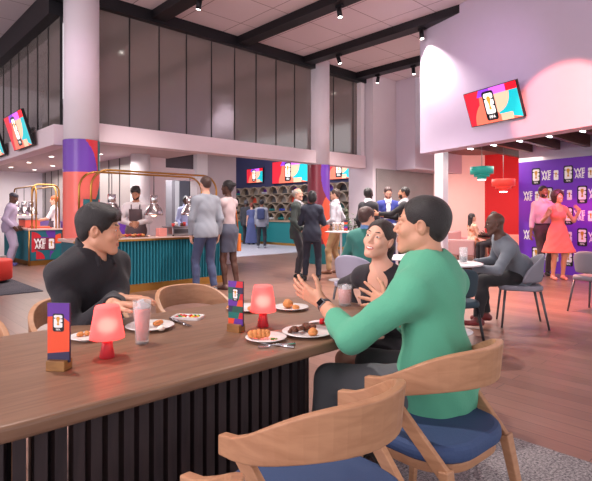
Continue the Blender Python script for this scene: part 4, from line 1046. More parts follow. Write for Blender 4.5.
def ik(a, t, l1, l2, pole):
    a = np.asarray(a, float); t = np.asarray(t, float); d = t-a; L_ = np.linalg.norm(d); mx = (l1+l2)*0.998
    if L_ > mx: t = a+d/L_*mx; L_ = mx; d = t-a
    if L_ < abs(l1-l2)+0.02: L_ = abs(l1-l2)+0.02; t = a+nrm(d)*L_
    u = nrm(t-a); p = np.asarray(pole, float); p = p-u*(p@u); p = nrm(p)
    x = (l1*l1-l2*l2+L_*L_)/(2*L_); h = math.sqrt(max(l1*l1-x*x, 0))
    return a+u*x+p*h, t
SKINS = dict(light=(226, 172, 148), tan=(206, 152, 124), olive=(190, 134, 106), brown=(130, 84, 64), dark=(84, 54, 44), deep=(62, 42, 38))
def skin(k): return M('skin_'+k, SKINS[k], 0.5, bump=0.03, bs=120, var=0.05, vs=20)
def hand_prims(wr, f, n, side, s, curl=0.35, spread=0.10, thumb=0.6, fcurl=None):
    f = nrm(f); n = nrm(np.asarray(n, float)-f*(np.asarray(n, float)@f)); t = np.cross(f, n)*side
    P_ = []; wr = np.asarray(wr, float)
    kn = [(0.027, 0.088), (0.009, 0.092), (-0.009, 0.088), (-0.026, 0.079)]; ln = [0.072, 0.080, 0.075, 0.060]
    for i, (x, y) in enumerate(kn):
        k = wr+(t*x+f*y)*s; P_.append(C(wr+(t*x*0.55+f*0.008)*s, k, 0.0145*s, 0.0115*s, 0.012*s))
    P_.append(C(wr+(t*0.022+f*0.02-n*-0.004)*s, wr+(t*0.018+f*0.06)*s, 0.015*s, 0.011*s, 0.014*s))
    for i, (x, y) in enumerate(kn):
        p = wr+(t*x+f*y)*s; a = (i-1.3)*-spread; cu = fcurl[i] if fcurl else curl; ang = cu*0.6
        for j, q in enumerate((0.46, 0.30, 0.24)):
            d = nrm((f*math.cos(a)+t*math.sin(a))*math.cos(ang)+n*math.sin(ang)); e = p+d*ln[i]*q*s
            P_.append(C(p, e, (0.0092-0.0010*j)*s, (0.0085-0.0011*j)*s, 0.004*s)); p = e; ang += cu*1.0
    p0 = wr+(t*0.020+f*0.022)*s; d1 = nrm(f*0.62+t*0.75*thumb/0.6+n*0.25); p1 = p0+d1*0.040*s; d2 = nrm(f*0.80+t*0.55*thumb/0.6+n*0.15); p2 = p1+d2*0.032*s; d3 = nrm(f*0.95+t*0.3*thumb/0.6+n*0.15); p3 = p2+d3*0.025*s
    P_ += [C(p0, p1, 0.0145*s, 0.0115*s, 0.012*s), C(p1, p2, 0.0108*s, 0.0095*s, 0.004*s), C(p2, p3, 0.0095*s, 0.0078*s, 0.004*s)]
    return P_
def head_prims(H, R, s, fem=False, smile=False, wide=1.0):
    T = lambda x, y, z: H+R@(np.array([x, y, z])*s)
    S_ = lambda a, b, c: (a*s, b*s, c*s)
    j = 0.82 if fem else 1.0
    P_ = [E(T(0, -0.014, 0.032), S_(0.074, 0.094, 0.084), R, 0.02*s), E(T(0, 0.018, -0.028), S_(0.059*wide, 0.068, 0.076), R, 0.03*s)]
    for q in (-1, 1):
        P_.append(C(T(q*0.047*j*wide, 0.0, -0.055), T(q*0.016, 0.060, -0.098), 0.019*s, 0.017*s, 0.025*s))
        P_.append(E(T(q*0.036, 0.062, -0.026), S_(0.022, 0.02, 0.022), R, 0.02*s))
        P_.append(C(T(q*0.012, 0.082, 0.024), T(q*0.044, 0.066, 0.026), 0.0085*s, 0.008*s, 0.014*s))
    P_.append(E(T(0, 0.070 if not fem else 0.068, -0.100 if not fem else -0.096), S_(0.020*j, 0.018, 0.016), R, 0.018*s)); P_.append(E(T(0, 0.060, -0.064), S_(0.030, 0.026, 0.026), R, 0.022*s))
    for q in (-1, 1): P_.append(E(T(q*0.030, 0.096, 0.006), S_(0.016, 0.014, 0.010), R, 0.012*s, None, '-'))
    for q in (-1, 1): P_.append(E(T(q*0.030, 0.0735, 0.005), S_(0.0155, 0.0125, 0.0105), R, 0.004*s))
    P_ += [C(T(0, 0.082, 0.016), T(0, 0.102, -0.026), 0.0065*s, 0.0095*s, 0.010*s), C(T(-0.011, 0.090, -0.032), T(0.011, 0.090, -0.032), 0.0075*s, 0.0075*s, 0.006*s)]
    mw = 0.026 if smile else 0.021; mz = 0.004 if smile else 0.0
    for z, r in ((-0.0595, 0.0058), (-0.0705, 0.0070)):
        P_.append(C(T(0, 0.0855, z), T(mw, 0.074, -0.065+mz), r*s*0.9, 0.0030*s, 0.006*s)); P_.append(C(T(0, 0.0855, z), T(-mw, 0.074, -0.065+mz), r*s*0.9, 0.0030*s, 0.006*s))
    for q in (-1, 1): P_.append(E(T(q*0.076, -0.010, -0.004), S_(0.009, 0.020, 0.031), R@roty(q*0.25)@rotx(-0.15), 0.006*s)); P_.append(E(T(q*0.084, -0.004, 0.0), S_(0.006, 0.010, 0.017), R, 0.003*s, None, '-'))
    return P_
def hair_prims(style, H, R, s, N, up, col=None):
    T = lambda x, y, z: H+R@(np.array([x, y, z])*s)
    S_ = lambda a, b, c: (a*s, b*s, c*s)
    base = [E(T(0, -0.020, 0.040), S_(0.083, 0.100, 0.088), R, 0.02*s), E(T(0, -0.062, -0.012), S_(0.062, 0.042, 0.055), R, 0.03*s)]
    facecut = [E(T(0, 0.087, -0.016), S_(0.067, 0.064, 0.088), R, 0.01*s, None, '-'), B(T(0, 0.06, -0.10), S_(0.2, 0.10, 0.10), R, 0.0, 0.0, None, '-')]
    earcut = [E(T(q*0.082, 0.002, -0.022), S_(0.022, 0.026, 0.040), R, 0.006*s, None, '-') for q in (-1, 1)]
    if style == 'short': return base+facecut+earcut+[B(T(0, -0.02, -0.165), S_(0.2, 0.2, 0.10), R, 0.0, 0, None, '-')]
    if style == 'quiff':
        top = [E(T(0, -0.012, 0.062), S_(0.080, 0.100, 0.078), R, 0.03*s)]+[C(T(x, -0.04, 0.105), T(x*1.15+0.006, 0.070, 0.092-abs(x)*0.25), 0.026*s, 0.019*s, 0.02*s) for x in (-0.045, -0.022, 0.002, 0.026, 0.048)]
        fr = [C(T(x, 0.060, 0.094-abs(x)*0.3), T(x-0.010, 0.082, 0.072-abs(x)*0.3), 0.017*s, 0.007*s, 0.012*s) for x in (-0.050, -0.028, -0.006, 0.016, 0.038, 0.056)]
        sb_ = [C(T(q*0.070, 0.022, 0.03), T(q*0.070, 0.020, -0.018), 0.010*s, 0.006*s, 0.01*s) for q in (-1, 1)]
        return base+top+[facecut[0], facecut[1]]+fr+sb_+earcut+[B(T(0, -0.02, -0.175), S_(0.2, 0.2, 0.10), R, 0.0, 0, None, '-')]
    if style == 'curly': return [E(T(0, -0.022, 0.046), S_(0.092, 0.108, 0.094), R, 0.02*s), base[1]]+facecut+earcut
    if style == 'balding': return [E(T(0, -0.026, 0.026), S_(0.082, 0.096, 0.078), R, 0.02*s), base[1]]+facecut+earcut+[E(T(0, 0.03, 0.12), S_(0.05, 0.07, 0.04), R, 0.01*s, None, '-')]
    if style == 'cap': return [E(T(0, -0.014, 0.042), S_(0.088, 0.104, 0.086), R, 0.02*s, [(T(0, 0, 0.030), R@V3(0, 0, -1))])]
    if style == 'bob': return base+[E(T(0, -0.040, -0.03), S_(0.090, 0.080, 0.095), R, 0.03*s)]+facecut
    if style == 'afro': return [E(T(0, -0.03, 0.045), S_(0.125, 0.125, 0.120), R, 0.02*s), E(T(0, -0.06, -0.04), S_(0.115, 0.09, 0.09), R, 0.03*s)]+[E(T(0, 0.095, -0.022), S_(0.070, 0.080, 0.090), R, 0.01*s, None, '-')]
    if style == 'long':
        P_ = base+facecut
        for x in (-0.06, -0.02, 0.02, 0.06): P_.append(C(T(x, -0.06, 0.0), N+R@V3(x*1.1, -0.085, 0.0)*s-up*0.16*s, 0.038*s, 0.026*s, 0.03*s))
        return P_
    if style == 'pony':
        P_ = base+facecut+earcut; a = T(0, -0.115, 0.03); b = T(0, -0.165, -0.02); c = T(0, -0.165, -0.13); d = T(0, -0.14, -0.22)
        return P_+[C(a, b, 0.024*s, 0.034*s, 0.02*s), C(b, c, 0.034*s, 0.030*s, 0.02*s), C(c, d, 0.030*s, 0.012*s, 0.02*s)]
    if style == 'bun': return base+facecut+earcut+[E(T(0, -0.115, 0.045), S_(0.04, 0.04, 0.038), R, 0.01*s)]
    return base+facecut

def person(label, loc, rz, H=1.75, fem=False, skn='light', P=(0, 0, 0.93), N=None, tyaw=0.0, pyaw=None, head=(0, 0, 0), hf=0.0, hz=0.0, wl=None, wr=None, el=None, er=None, al=None, ar=None, kl=None, kr=None, fl=0.0, fr=0.0,
           hl=None, hr=None, top=None, jacket=None, bottom=None, shoes=(40, 38, 42), hair=('short', (34, 28, 28)), beard=None, apron=None, smile=False, hero=False, res=None, hand_l=True, hand_r=True, group=None, belt=None, glasses=False, bag=None, tie=None, heel=False):
    t = thing('person', label, 'person', loc, rz, group)
    s = H/1.75; res = res or (0.0070 if hero else 0.015); P = V3(*P); up0 = V3(0, 0, 1)
    N = V3(*N) if N is not None else P+V3(0, 0.01, 0.56*s)
    up = nrm(N-P); Rt = rotz(tyaw); rt = Rt@V3(1, 0, 0); rt = nrm(rt-up*(rt@up)); fw = np.cross(up, rt); RT = np.stack([rt, fw, up], 1)
    py = tyaw if pyaw is None else pyaw; Rp = rotz(py); rp = Rp@V3(1, 0, 0)
    sw = (0.148 if fem else 0.168)*s; hw = 0.088*s
    sh = {1: N-up*0.080*s+rt*sw, -1: N-up*0.080*s-rt*sw}
    hp = {1: P-up0*0.02+rp*hw, -1: P-up0*0.02-rp*hw}
    UA, FA, TH, SH_ = 0.285*s, 0.255*s, 0.43*s, 0.415*s
    W = {1: V3(*wr) if wr is not None else sh[1]+V3(0.06, 0.04, -0.53)*s, -1: V3(*wl) if wl is not None else sh[-1]+V3(-0.06, 0.04, -0.53)*s}
    EP = {1: er if er is not None else (0.4, -1, -0.3), -1: el if el is not None else (-0.4, -1, -0.3)}
    A = {1: V3(*ar) if ar is not None else V3(hp[1][0]+0.01, hp[1][1], 0.085*s), -1: V3(*al) if al is not None else V3(hp[-1][0]-0.01, hp[-1][1], 0.085*s)}
    KP = {1: kr if kr is not None else Rp@V3(0.05, 1, 0), -1: kl if kl is not None else Rp@V3(-0.05, 1, 0)}
    EL = {}; KN = {}
    for q in (-1, 1):
        EL[q], W[q] = ik(sh[q], W[q], UA, FA, EP[q]); KN[q], A[q] = ik(hp[q], A[q], TH, SH_, KP[q])
    # head frame
    yaw, pitch, roll = head; RH = rotz(yaw)@rotx(pitch)@roty(roll)
    hc = N+up*0.055*s+V3(0, hf, 0.118*s+hz)+(RH@V3(0, 0.02, 0))*s*0.6
    def torso(i, lo=True, chest=True):
        w = 0.9 if fem else 1.0
        L_ = []
        if lo: L_ += [E(P+up0*0.02, ((0.170 if fem else 0.160)*s+i, 0.118*s+i, 0.125*s+i), Rp, 0.05)]
        L_ += [E(P+up*0.17*s, ((0.120 if fem else 0.143)*s+i, 0.098*s+i, 0.15*s+i), RT, 0.06)]
        if chest:
            L_ += [E(P+up*0.36*s+fw*0.005, (0.158*w*s+i, 0.112*s+i, 0.165*s+i), RT, 0.05), C(sh[-1]+rt*0.02, sh[1]-rt*0.02, 0.060*s+i, 0.060*s+i, 0.05), C(N-up*0.12*s, N-up*(0.045 if i > 0 else 0.01)*s, 0.080*s+i, 0.058*s+i*0.6, 0.05)]
            L_ += [C(N-up*0.03*s, sh[q]+up*0.004, 0.050*s+i, 0.046*s+i, 0.05) for q in (-1, 1)]
            if fem: L_ += [E(P+up*0.345*s+fw*0.085*s+rt*q*0.065*s, (0.052*s+i, 0.052*s+i, 0.055*s+i), RT, 0.035) for q in (-1, 1)]
        return L_
    def arm(q, i, cut=1.0, thin=0.0):
        a = 0.86 if fem else 1.0; L_ = [C(sh[q], EL[q], 0.054*a*s+i, 0.043*a*s+i, 0.035, None)]
        if cut > 0.5:
            e = EL[q]+(W[q]-EL[q])*min(1, (cut-0.5)*2)
            c_ = [(e, nrm(W[q]-EL[q]))] if i > 0 else None
            L_.append(C(EL[q], EL[q]+(e-EL[q])*1.02, 0.042*a*s+i, (0.042-(0.042-0.029)*min(1, (cut-0.5)*2))*a*s+i, 0.02, c_))
        else:
            e = sh[q]+(EL[q]-sh[q])*cut*2; L_ = [C(sh[q], e+(EL[q]-sh[q])*0.15, 0.056*a*s+i, 0.050*a*s+i, 0.035, [(e, nrm(EL[q]-sh[q]))])]
        return L_
    def leg(q, i, endcut=True, cuff=0.0):
        e = A[q]-nrm(A[q]-KN[q])*0.0
        c_ = [(e+nrm(A[q]-KN[q])*(-0.01+cuff), nrm(A[q]-KN[q]))] if endcut else None
        calf = KN[q]+(A[q]-KN[q])*0.32-nrm(np.asarray(KP[q], float))*0.018*s
        return [C(hp[q], KN[q], 0.088*s+i, 0.057*s+i, 0.04), C(KN[q], A[q]+nrm(A[q]-KN[q])*0.03, 0.055*s+i, 0.038*s+i*1.3, 0.03, c_), C(calf, calf+(A[q]-KN[q])*0.2, 0.046*s+i, 0.040*s+i, 0.03)]
    # ---- body
    sk = skin(skn); lipc = M('lips_'+skn+('_f' if fem else ''), tuple(int(c*(0.90 if k == 0 else 0.76)) for k, c in enumerate(SKINS[skn])) if not fem else (190, 92, 88), 0.45)
    hres = 0.0023 if hero else (0.006 if res < 0.017 else 0.008)
    bp = [E(hc+RH@V3(0, -0.012, 0.0)*s, (0.062*s, 0.080*s, 0.090*s), RH, 0.02), C(N-up*0.03*s, hc+RH@V3(0, -0.022, -0.055)*s, 0.056*s*(0.84 if fem else 1), 0.050*s*(0.84 if fem else 1), 0.03)]+torso(-0.004)
    for q in (-1, 1): bp += arm(q, 0.0)+leg(q, -0.002, False)
    V_ = [surface(bp, max(res, 0.011) if not hero else res)]
    nk = [C(N-up*0.02*s, hc+RH@V3(0, -0.022, -0.055)*s, 0.0565*s*(0.84 if fem else 1), 0.051*s*(0.84 if fem else 1), 0.03)]
    V_.append(surface(head_prims(hc, RH, s, fem, smile)+nk, hres))
    for q, hh, on_ in ((-1, hl, hand_l), (1, hr, hand_r)):
        if not on_: continue
        hh = dict(hh or {}); fdir = hh.pop('f', None); fdir = nrm(W[q]-EL[q]) if fdir is None else nrm(fdir); nd = hh.pop('n', None); nd = V3(-q*1.0, 0, 0.01) if nd is None else V3(*nd)
        if abs(nrm(nd)@fdir) > 0.95: nd = V3(0.1, 0.2, 1)
        pr = hand_prims(W[q]+fdir*0.005, fdir, nd, q, s*(0.92 if fem else 1.0), **hh)+[C(EL[q]+(W[q]-EL[q])*0.78, W[q], 0.0335*s*(0.86 if fem else 1), 0.0265*s*(0.88 if fem else 1), 0.02)]
        V_.append(surface(pr, 0.0032 if hero else 0.0055))
    iR = RH.T
    eyew = M('eye_white', (232, 226, 222), 0.2); iris = M('eye_iris', (46, 30, 24), 0.2); teeth = M('teeth', (236, 230, 224), 0.3)
    hcC = hc
    def choose(c_):
        l = (c_-hcC)@RH/s; m = np.zeros(len(c_), int); fr_ = l[:, 1] > 0.055
        ex = np.abs(np.abs(l[:, 0])-0.030); ez = l[:, 2]-0.005
        eye = fr_ & ((ex/0.0120)**2+(ez/0.0046)**2 < 1) & (l[:, 1] > 0.074); m[eye] = 2; m[eye & (ex**2+ez**2 < 0.0062**2)] = 3
        lp = fr_ & (np.abs(l[:, 0]) < (0.025 if smile else 0.020)) & (l[:, 1] > 0.072)
        lz = l[:, 2]-(0.10*np.abs(l[:, 0]) if smile else 0)
        m[lp & ((l[:, 0]/0.025)**2+((lz+0.0655)/(0.0105 if smile else 0.0088))**2 < 1)] = 1
        if smile: m[lp & ((l[:, 0]/0.019)**2+((lz+0.0640)/0.0036)**2 < 1)] = 4
        return m
    skinmesh(V_, 'body', [sk, lipc, eyew, iris, teeth], t, choose)
    # eyebrows
    hcol = hair[1] if hair[0] != 'bald' else (30, 24, 24)
    hm = M('hair_%d_%d_%d' % hcol, hcol, 0.45, bump=0.35, bs=220, var=0.3, vs=60, sheen=0.1)
    T = lambda x, y, z: hc+RH@(V3(x, y, z)*s)
    br = []
    for q in (-1, 1): br += [C(T(q*0.014, 0.0870, 0.028), T(q*0.032, 0.0800, 0.032), 0.0036*s, 0.0036*s, 0.003), C(T(q*0.032, 0.0800, 0.032), T(q*0.050, 0.0640, 0.027), 0.0034*s, 0.002*s, 0.003)]
    if hero: skinmesh([surface(br, 0.002)], 'eyebrows', hm, t)
    if hair[0] != 'bald': skinmesh([surface(hair_prims(hair[0], hc, RH, s, N, up), 0.0045 if hero else 0.008, wrinkle=0.0012 if hair[0] not in ('afro', 'curly') else 0.005)], 'cap' if hair[0] == 'cap' else 'hair', hm, t)
    if beard: skinmesh([surface([E(T(0, 0.022, -0.055), (0.062*s, 0.068*s, 0.066*s), RH, 0.02), E(T(0, 0.066, -0.096), (0.027*s, 0.022*s, 0.02*s), RH, 0.02), E(T(0, 0.10, -0.030), (0.045*s, 0.055*s, 0.030*s), RH, 0.005, None, '-'), E(T(0, 0.09, -0.064), (0.022*s, 0.02*s, 0.008*s), RH, 0.002, None, '-'), B(T(0, 0.0, 0.03), (0.2, 0.2, 0.055*s), RH, 0, 0, None, '-')], 0.006)], 'beard', M('beard_%d' % beard[0], beard, 0.8, bump=0.5, bs=120), t)
    if glasses:
        g_ = MB()
        for q in (-1, 1): g_.tube([T(q*0.030+0.02*math.cos(a), 0.094, 0.003+0.015*math.sin(a)) for a in np.linspace(0, 6.28, 13)], 0.0022, 6); g_.tube([T(q*0.05, 0.092, 0.006), T(q*0.08, 0.0, 0.004)], 0.002, 6)
        g_.build('glasses', black, t)
    def cloth(nm, col_, prims, wr_=0.0035, r_=None, rough=0.85):
        m_ = M('cloth_%d_%d_%d' % tuple(col_), col_, rough, bump=0.12, bs=140, var=0.06, vs=5, sheen=0.1) if not isinstance(col_, bpy.types.Material) else col_
        return skinmesh([surface(prims, r_ or (0.0065 if hero and nm in ('shirt', 'sweater') else res), wr_, seed=loc[0]*3)], nm, m_, t)
    def neckcut(kind):
        if kind == 'crew': return [C(N+fw*0.01+up*0.02, N+up*0.2, 0.060*s, 0.08*s, 0.004, None, '-')]
        if kind == 'v': return [C(N+up*0.02, N+up*0.2, 0.060*s, 0.08*s, 0.0, None, '-'), C(N+fw*0.10*s+up*0.03, N+fw*0.135*s-up*0.12*s, 0.055*s, 0.012, 0.0, None, '-')]
        if kind == 'open': return [C(N-up*0.0, N+up*0.2, 0.066*s, 0.10*s, 0.004, None, '-'), C(N+fw*0.085*s+up*0.05, N+fw*0.115*s-up*0.075*s, 0.036*s, 0.006, 0.004, None, '-')]
        if kind == 'scoop': return [C(N+up*0.035*s, N+up*0.2, 0.070*s, 0.08*s, 0.006, None, '-'), E(N+fw*0.12*s-up*0.03*s, (0.074*s, 0.10*s, 0.070*s), RT, 0.006, None, '-')]
        if kind == 'tank': return [C(N+up*0.03, N+up*0.2, 0.085*s, 0.10*s, 0.0, None, '-'), E(N+fw*0.12*s-up*0.03*s, (0.08*s, 0.10*s, 0.10*s), RT, 0.0, None, '-')]+[E(sh[q]+rt*q*0.045*s, (0.055*s, 0.12*s, 0.12*s), RT, 0.01, None, '-') for q in (-1, 1)]
        return []
    # ---- bottoms
    if bottom:
        kind = bottom[0]
        if kind == 'trousers':
            pr = [E(P+up0*0.015, ((0.172 if fem else 0.163)*s+0.004, 0.120*s+0.004, 0.120*s), Rp, 0.04), E(P+up*0.10*s, (0.145*s, 0.108*s, 0.10*s), RT, 0.05, [(P+up*0.115*s, up)])]
            for q in (-1, 1): pr += leg(q, 0.010+(bottom[2] if len(bottom) > 2 else 0))
            cloth('trousers', bottom[1], pr)
            if belt: cloth('belt', belt, [E(P+up*0.10*s, (0.158*s, 0.118*s, 0.10*s), RT, 0.0, [(P+up*0.115*s, up), (P+up*0.085*s, -up)])], 0)
        else:   # skirt / dress lower: cone round both legs to a hem
            col_, hemz, fl_ = bottom[1:4]
            if kind == 'skirt_seated':
                pr = [E(P+up0*0.015, (0.176*s, 0.125*s, 0.12*s), Rp, 0.05), E(P+up*0.09*s, (0.135*s, 0.108*s, 0.09*s), RT, 0.05)]
                for q in (-1, 1): pr.append(C(hp[q], hp[q]+(KN[q]-hp[q])*hemz, 0.100*s, 0.082*s, 0.07, [(hp[q]+(KN[q]-hp[q])*hemz, nrm(KN[q]-hp[q]))]))
                pr.append(C(P, P+((KN[1]+KN[-1])/2-P)*hemz, 0.10*s, 0.08*s, 0.06, [(P+((KN[1]+KN[-1])/2-P)*hemz, nrm(KN[1]+KN[-1]-2*P))]))
                cloth('skirt', col_, pr)
            else:
                hz = V3(P[0], P[1], hemz); kc = (KN[1]+KN[-1])/2; hz[:2] = kc[:2]*0.5+P[:2]*0.5
                pr = [E(P+up0*0.015, (0.174*s, 0.124*s, 0.125*s), Rp, 0.05), E(P+up*0.09*s, (0.130*s, 0.106*s, 0.10*s), RT, 0.05)]
                for q in (-0.5, 0, 0.5): pr.append(C(P-up0*0.02+rp*q*0.13*s, hz+rp*q*(0.16+2.0*fl_)*s, 0.115*s, (0.10+fl_)*s, 0.08))
                pr.append(('cut', V3(0, 0, hemz), V3(0, 0, -1)))
                cloth('skirt', col_, pr, 0.006 if fl_ > 0.03 else 0.003)
    # ---- top
    if top:
        col_ = top['col']; sl = top.get('sleeve', 1.0); nk_ = top.get('neck', 'crew'); hem = top.get('hem', -0.06); inf = top.get('inf', 0.012)
        tuck = top.get('tuck', False)
        pr = torso(inf if not tuck else 0.008, lo=not tuck)
        if not tuck and not jacket: pr.append(E(P-up*0.01, ((0.180 if fem else 0.178)*s+inf, 0.134*s+inf, 0.24*s), Rp, 0.04))
        pr.append(('cut', P+up*(0.095 if tuck else 0.06 if jacket else hem)*s, -up))
        if sl > 0:
            for q in (-1, 1): pr += arm(q, top.get('ainf', 0.010), sl)
        pr += neckcut(nk_ if nk_ != 'collar' else 'open' if top.get('open') else 'crew')
        cloth(top.get('name', 'shirt'), col_, pr, top.get('wr', 0.0035))
        if nk_ == 'collar':
            cl = [C(N-up*0.015*s-fw*0.002, N+up*0.055*s+fw*0.004*s, 0.094*s, 0.074*s, 0.0, [(N+up*0.072*s+fw*0.01, nrm(up+fw*0.5)), (N-up*0.025*s, -up)]), C(N-up*0.05*s, N+up*0.2*s, 0.061*s, 0.061*s, 0.002, None, '-'), C(N+fw*0.10*s+up*0.10*s, N+fw*0.09*s-up*0.03*s, 0.040*s, 0.004, 0.003, None, '-')]
            for q in (-1, 1):
                cl += [C(N-fw*0.066*s+up*0.058*s, N+rt*q*0.066*s+up*0.046*s, 0.0115*s, 0.0115*s, 0.01), C(N+rt*q*0.066*s+up*0.046*s, N+rt*q*0.040*s+fw*0.098*s-up*0.010*s, 0.0115*s, 0.013*s, 0.01), C(N+rt*q*0.040*s+fw*0.098*s-up*0.010*s, N+rt*q*0.048*s+fw*0.116*s-up*0.045*s, 0.013*s, 0.007*s, 0.01)]
            for q in (-1, 1): cl.insert(1, C(N+rt*q*0.040*s+fw*0.066*s+up*0.010*s, N+rt*q*0.046*s+fw*0.112*s-up*0.040*s, 0.020*s, 0.008*s, 0.008))
            cloth('collar', top.get('ccol', col_), cl, 0, 0.0035 if hero else 0.009)
        if top.get('buttons'):
            m = MB()
            for k in range(4): c0 = N-up*(0.10+0.085*k)*s+fw*(0.108+0.018*min(k, 2)-0.004*k)*s; m.ball(tuple(c0), 0.0055, 0, 10, 6)
            m.build('button', M('button', (120, 116, 118), 0.3), t)
        if top.get('cuff'):
            for q in (-1, 1): d_ = nrm(W[q]-EL[q]); cloth('cuff', top['cuff'], [C(W[q]-d_*0.045, W[q]-d_*0.005, 0.040*s, 0.038*s, 0.0, [(W[q]-d_*0.008, d_), (W[q]-d_*0.045, -d_)])], 0, 0.008)
    if jacket:
        col_, hem, opn = jacket[:3]
        pr = torso(0.026)+[('cut', P+up*hem*s, -up)]
        if hem < -0.08: pr.insert(0, E(P-up0*0.10*s, (0.185*s, 0.140*s, 0.16*s), Rp, 0.06))
        for q in (-1, 1): pr += arm(q, 0.020)
        pr += [C(N+up*0.03, N+up*0.2, 0.068*s, 0.09*s, 0.0, None, '-')]
        if opn: pr += [C(N+fw*0.12*s+up*0.03, P+fw*0.17*s+up*(0.14-0.1*opn)*s, 0.062*s*opn, 0.012, 0.0, None, '-')]
        cloth('jacket', col_, pr, 0.004)
    if tie: cloth('tie', tie, [C(N+fw*0.085*s-up*0.02*s, N+fw*0.125*s-up*0.30*s, 0.012, 0.024, 0.01)], 0, 0.007)
    if apron:
        pr = torso(0.030)+[B(P+up*0.42*s+rt*q*0.245*s, (0.13*s, 0.4*s, 0.24*s), RT, 0.01, 0, None, '-') for q in (-1, 1)]+[E(P+up0*0.0+fw*0.012, (0.180*s, 0.138*s, 0.13*s), Rp, 0.05), C(P, P-up0*0.38*s+fw*0.01, 0.15*s, 0.16*s, 0.06),
              ('cut', P-fw*0.02, -fw), ('cut', N-up*0.11*s, up), ('cut', P-up0*0.42*s, V3(0, 0, -1))]
        cloth('apron', apron, pr, 0.003)
        m = MB()
        for q in (-1, 1): m.tube([tuple(N-up*0.15*s+fw*0.12*s+rt*q*0.07*s), tuple(N-up*0.04*s+fw*0.085*s+rt*q*0.075*s), tuple(N+up*0.01*s-fw*0.02*s+rt*q*0.07*s)], 0.012, 6)
        m.build('apron_strap', M('cloth_%d_%d_%d' % tuple(apron), apron), t)
    if bag:
        cloth('backpack', bag, [B(P+up*0.33*s-fw*0.19*s, (0.14*s, 0.075*s, 0.20*s), RT, 0.0, 0.06), C(sh[1]-rt*0.07-fw*0.10*s, sh[1]-rt*0.07+fw*0.10*s+up*0.0, 0.03, 0.03, 0.02), C(sh[-1]+rt*0.07-fw*0.10*s, sh[-1]+rt*0.07+fw*0.10*s, 0.03, 0.03, 0.02)], 0.002)
    # ---- shoes
    for q, fy in ((-1, fl), (1, fr)):
        d = rotz(py+fy)@V3(0, 1, 0); a = A[q]; z0 = max(a[2]-0.085*s, 0)
        hs = 0.035 if heel else 0
        pr = [C(a-d*0.035*s-V3(0, 0, 0.045*s), a+d*0.14*s-V3(0, 0, 0.055*s), 0.036*s, 0.030*s, 0.02), C(a-V3(0, 0, 0.01*s), a+d*0.04*s-V3(0, 0, 0.04*s), 0.040*s, 0.034*s, 0.02), ('cut', V3(0, 0, a[2]-0.084*s), V3(0, 0, -1)), ('cut', V3(0, 0, a[2]+0.018*s), V3(0, 0, 1))]
        if shoes: cloth('shoe', shoes, pr, 0, 0.006 if hero else 0.010, 0.45)
    return t, dict(W=W, EL=EL, A=A, KN=KN, N=N, hc=hc, sh=sh)
# ================================================================ the people in the picture
def loc_local(wpt, loc, rz):        # world point to a person's local frame
    x, y = wpt[0]-loc[0], wpt[1]-loc[1]; c, s = math.cos(-rz), math.sin(-rz)
    return (x*c-y*s, x*s+y*c, wpt[2]-(loc[2] if len(loc) > 2 else 0))
def PX(px, py, d): p = D(px, d); return (p[0], p[1], EYE+(213-py)*d/491)
def dl_(wdir, rz): x, y = wdir[0], wdir[1]; c, s = math.cos(-rz), math.sin(-rz); return (x*c-y*s, x*s+y*c, wdir[2] if len(wdir) > 2 else 0)
def cdir(cx, cy, z=0): a = W2(cx, cy); return (a[0], a[1], z)

# 1 man in the green sweater, back to the camera, gesturing
L0 = (1.81, 1.07, 0.0); R0 = 0.0+math.radians(6)
J = lambda px, py, d: loc_local(PX(px, py, d), L0, R0)
wl = J(323, 303, 2.16); wr_ = J(389, 305, 2.16)
hlf = np.array(J(295, 285, 2.22))-np.array(wl); hrf = np.array(J(362, 292, 2.30))-np.array(wr_)
green = (88, 168, 136)
pg, jg = person('man in a green sweater gesturing with both hands at the table', L0, R0, H=1.80, skn='tan', P=(0, 0.0, 0.585), N=(-0.005, 0.035, 1.04), tyaw=0.0, head=(math.radians(20), math.radians(4), 0), hf=0.02,
    wl=wl, wr=wr_, el=(-0.55, -0.6, -0.6), er=(0.6, -0.3, -0.8), al=(-0.16, 0.50, 0.10), ar=(0.22, 0.42, 0.10), kl=(-0.1, 1, 0.8), kr=(0.1, 1, 0.8),
    hl=dict(f=hlf, n=dl_(cdir(0.15, 1, 0.45), R0), curl=0.22, spread=0.14, thumb=0.85), hr=dict(f=hrf, n=dl_(cdir(-0.35, -0.9, 0.1), R0), curl=0.16, spread=0.26, thumb=0.9),
    top=dict(col=green, sleeve=0.80, neck='crew', hem=-0.10, inf=0.018, ainf=0.015, wr=0.0045, name='sweater'), bottom=('trousers', (92, 94, 98), 0.006), hair=('short', (32, 28, 29)), hero=True, shoes=(60, 56, 56))
# watch on his left wrist
Wp = jg['W'][-1]; ed = nrm(jg['W'][-1]-jg['EL'][-1])
wm = MB(); q0 = Wp-ed*0.022
ws = nrm(np.array(dl_(cdir(-0.3, -1.0, 0.25), R0))); ws = nrm(ws-ed*(ws@ed)); w2_ = np.cross(ed, ws)
wm.tube([tuple(q0-ed*0.010), tuple(q0+ed*0.010)], 0.0325, 24)
band = wm.build('watch_band', M('watch_band', (58, 58, 62), 0.6), pg)
w2m = MB(); cc = q0+ws*0.031
w2m.beam(tuple(cc-ed*0.018), tuple(cc+ed*0.018), 0.034, 0.011, up=tuple(ws)); w2m.build('watch_case', M('watch_case', (120, 118, 124), 0.3, 0.7), pg, bevel=0.003)
w3 = MB(); cc = q0+ws*0.037; w3.beam(tuple(cc-ed*0.014), tuple(cc+ed*0.014), 0.027, 0.002, up=tuple(ws)); w3.build('watch_face', M('watch_face', (20, 20, 24), 0.1), pg)

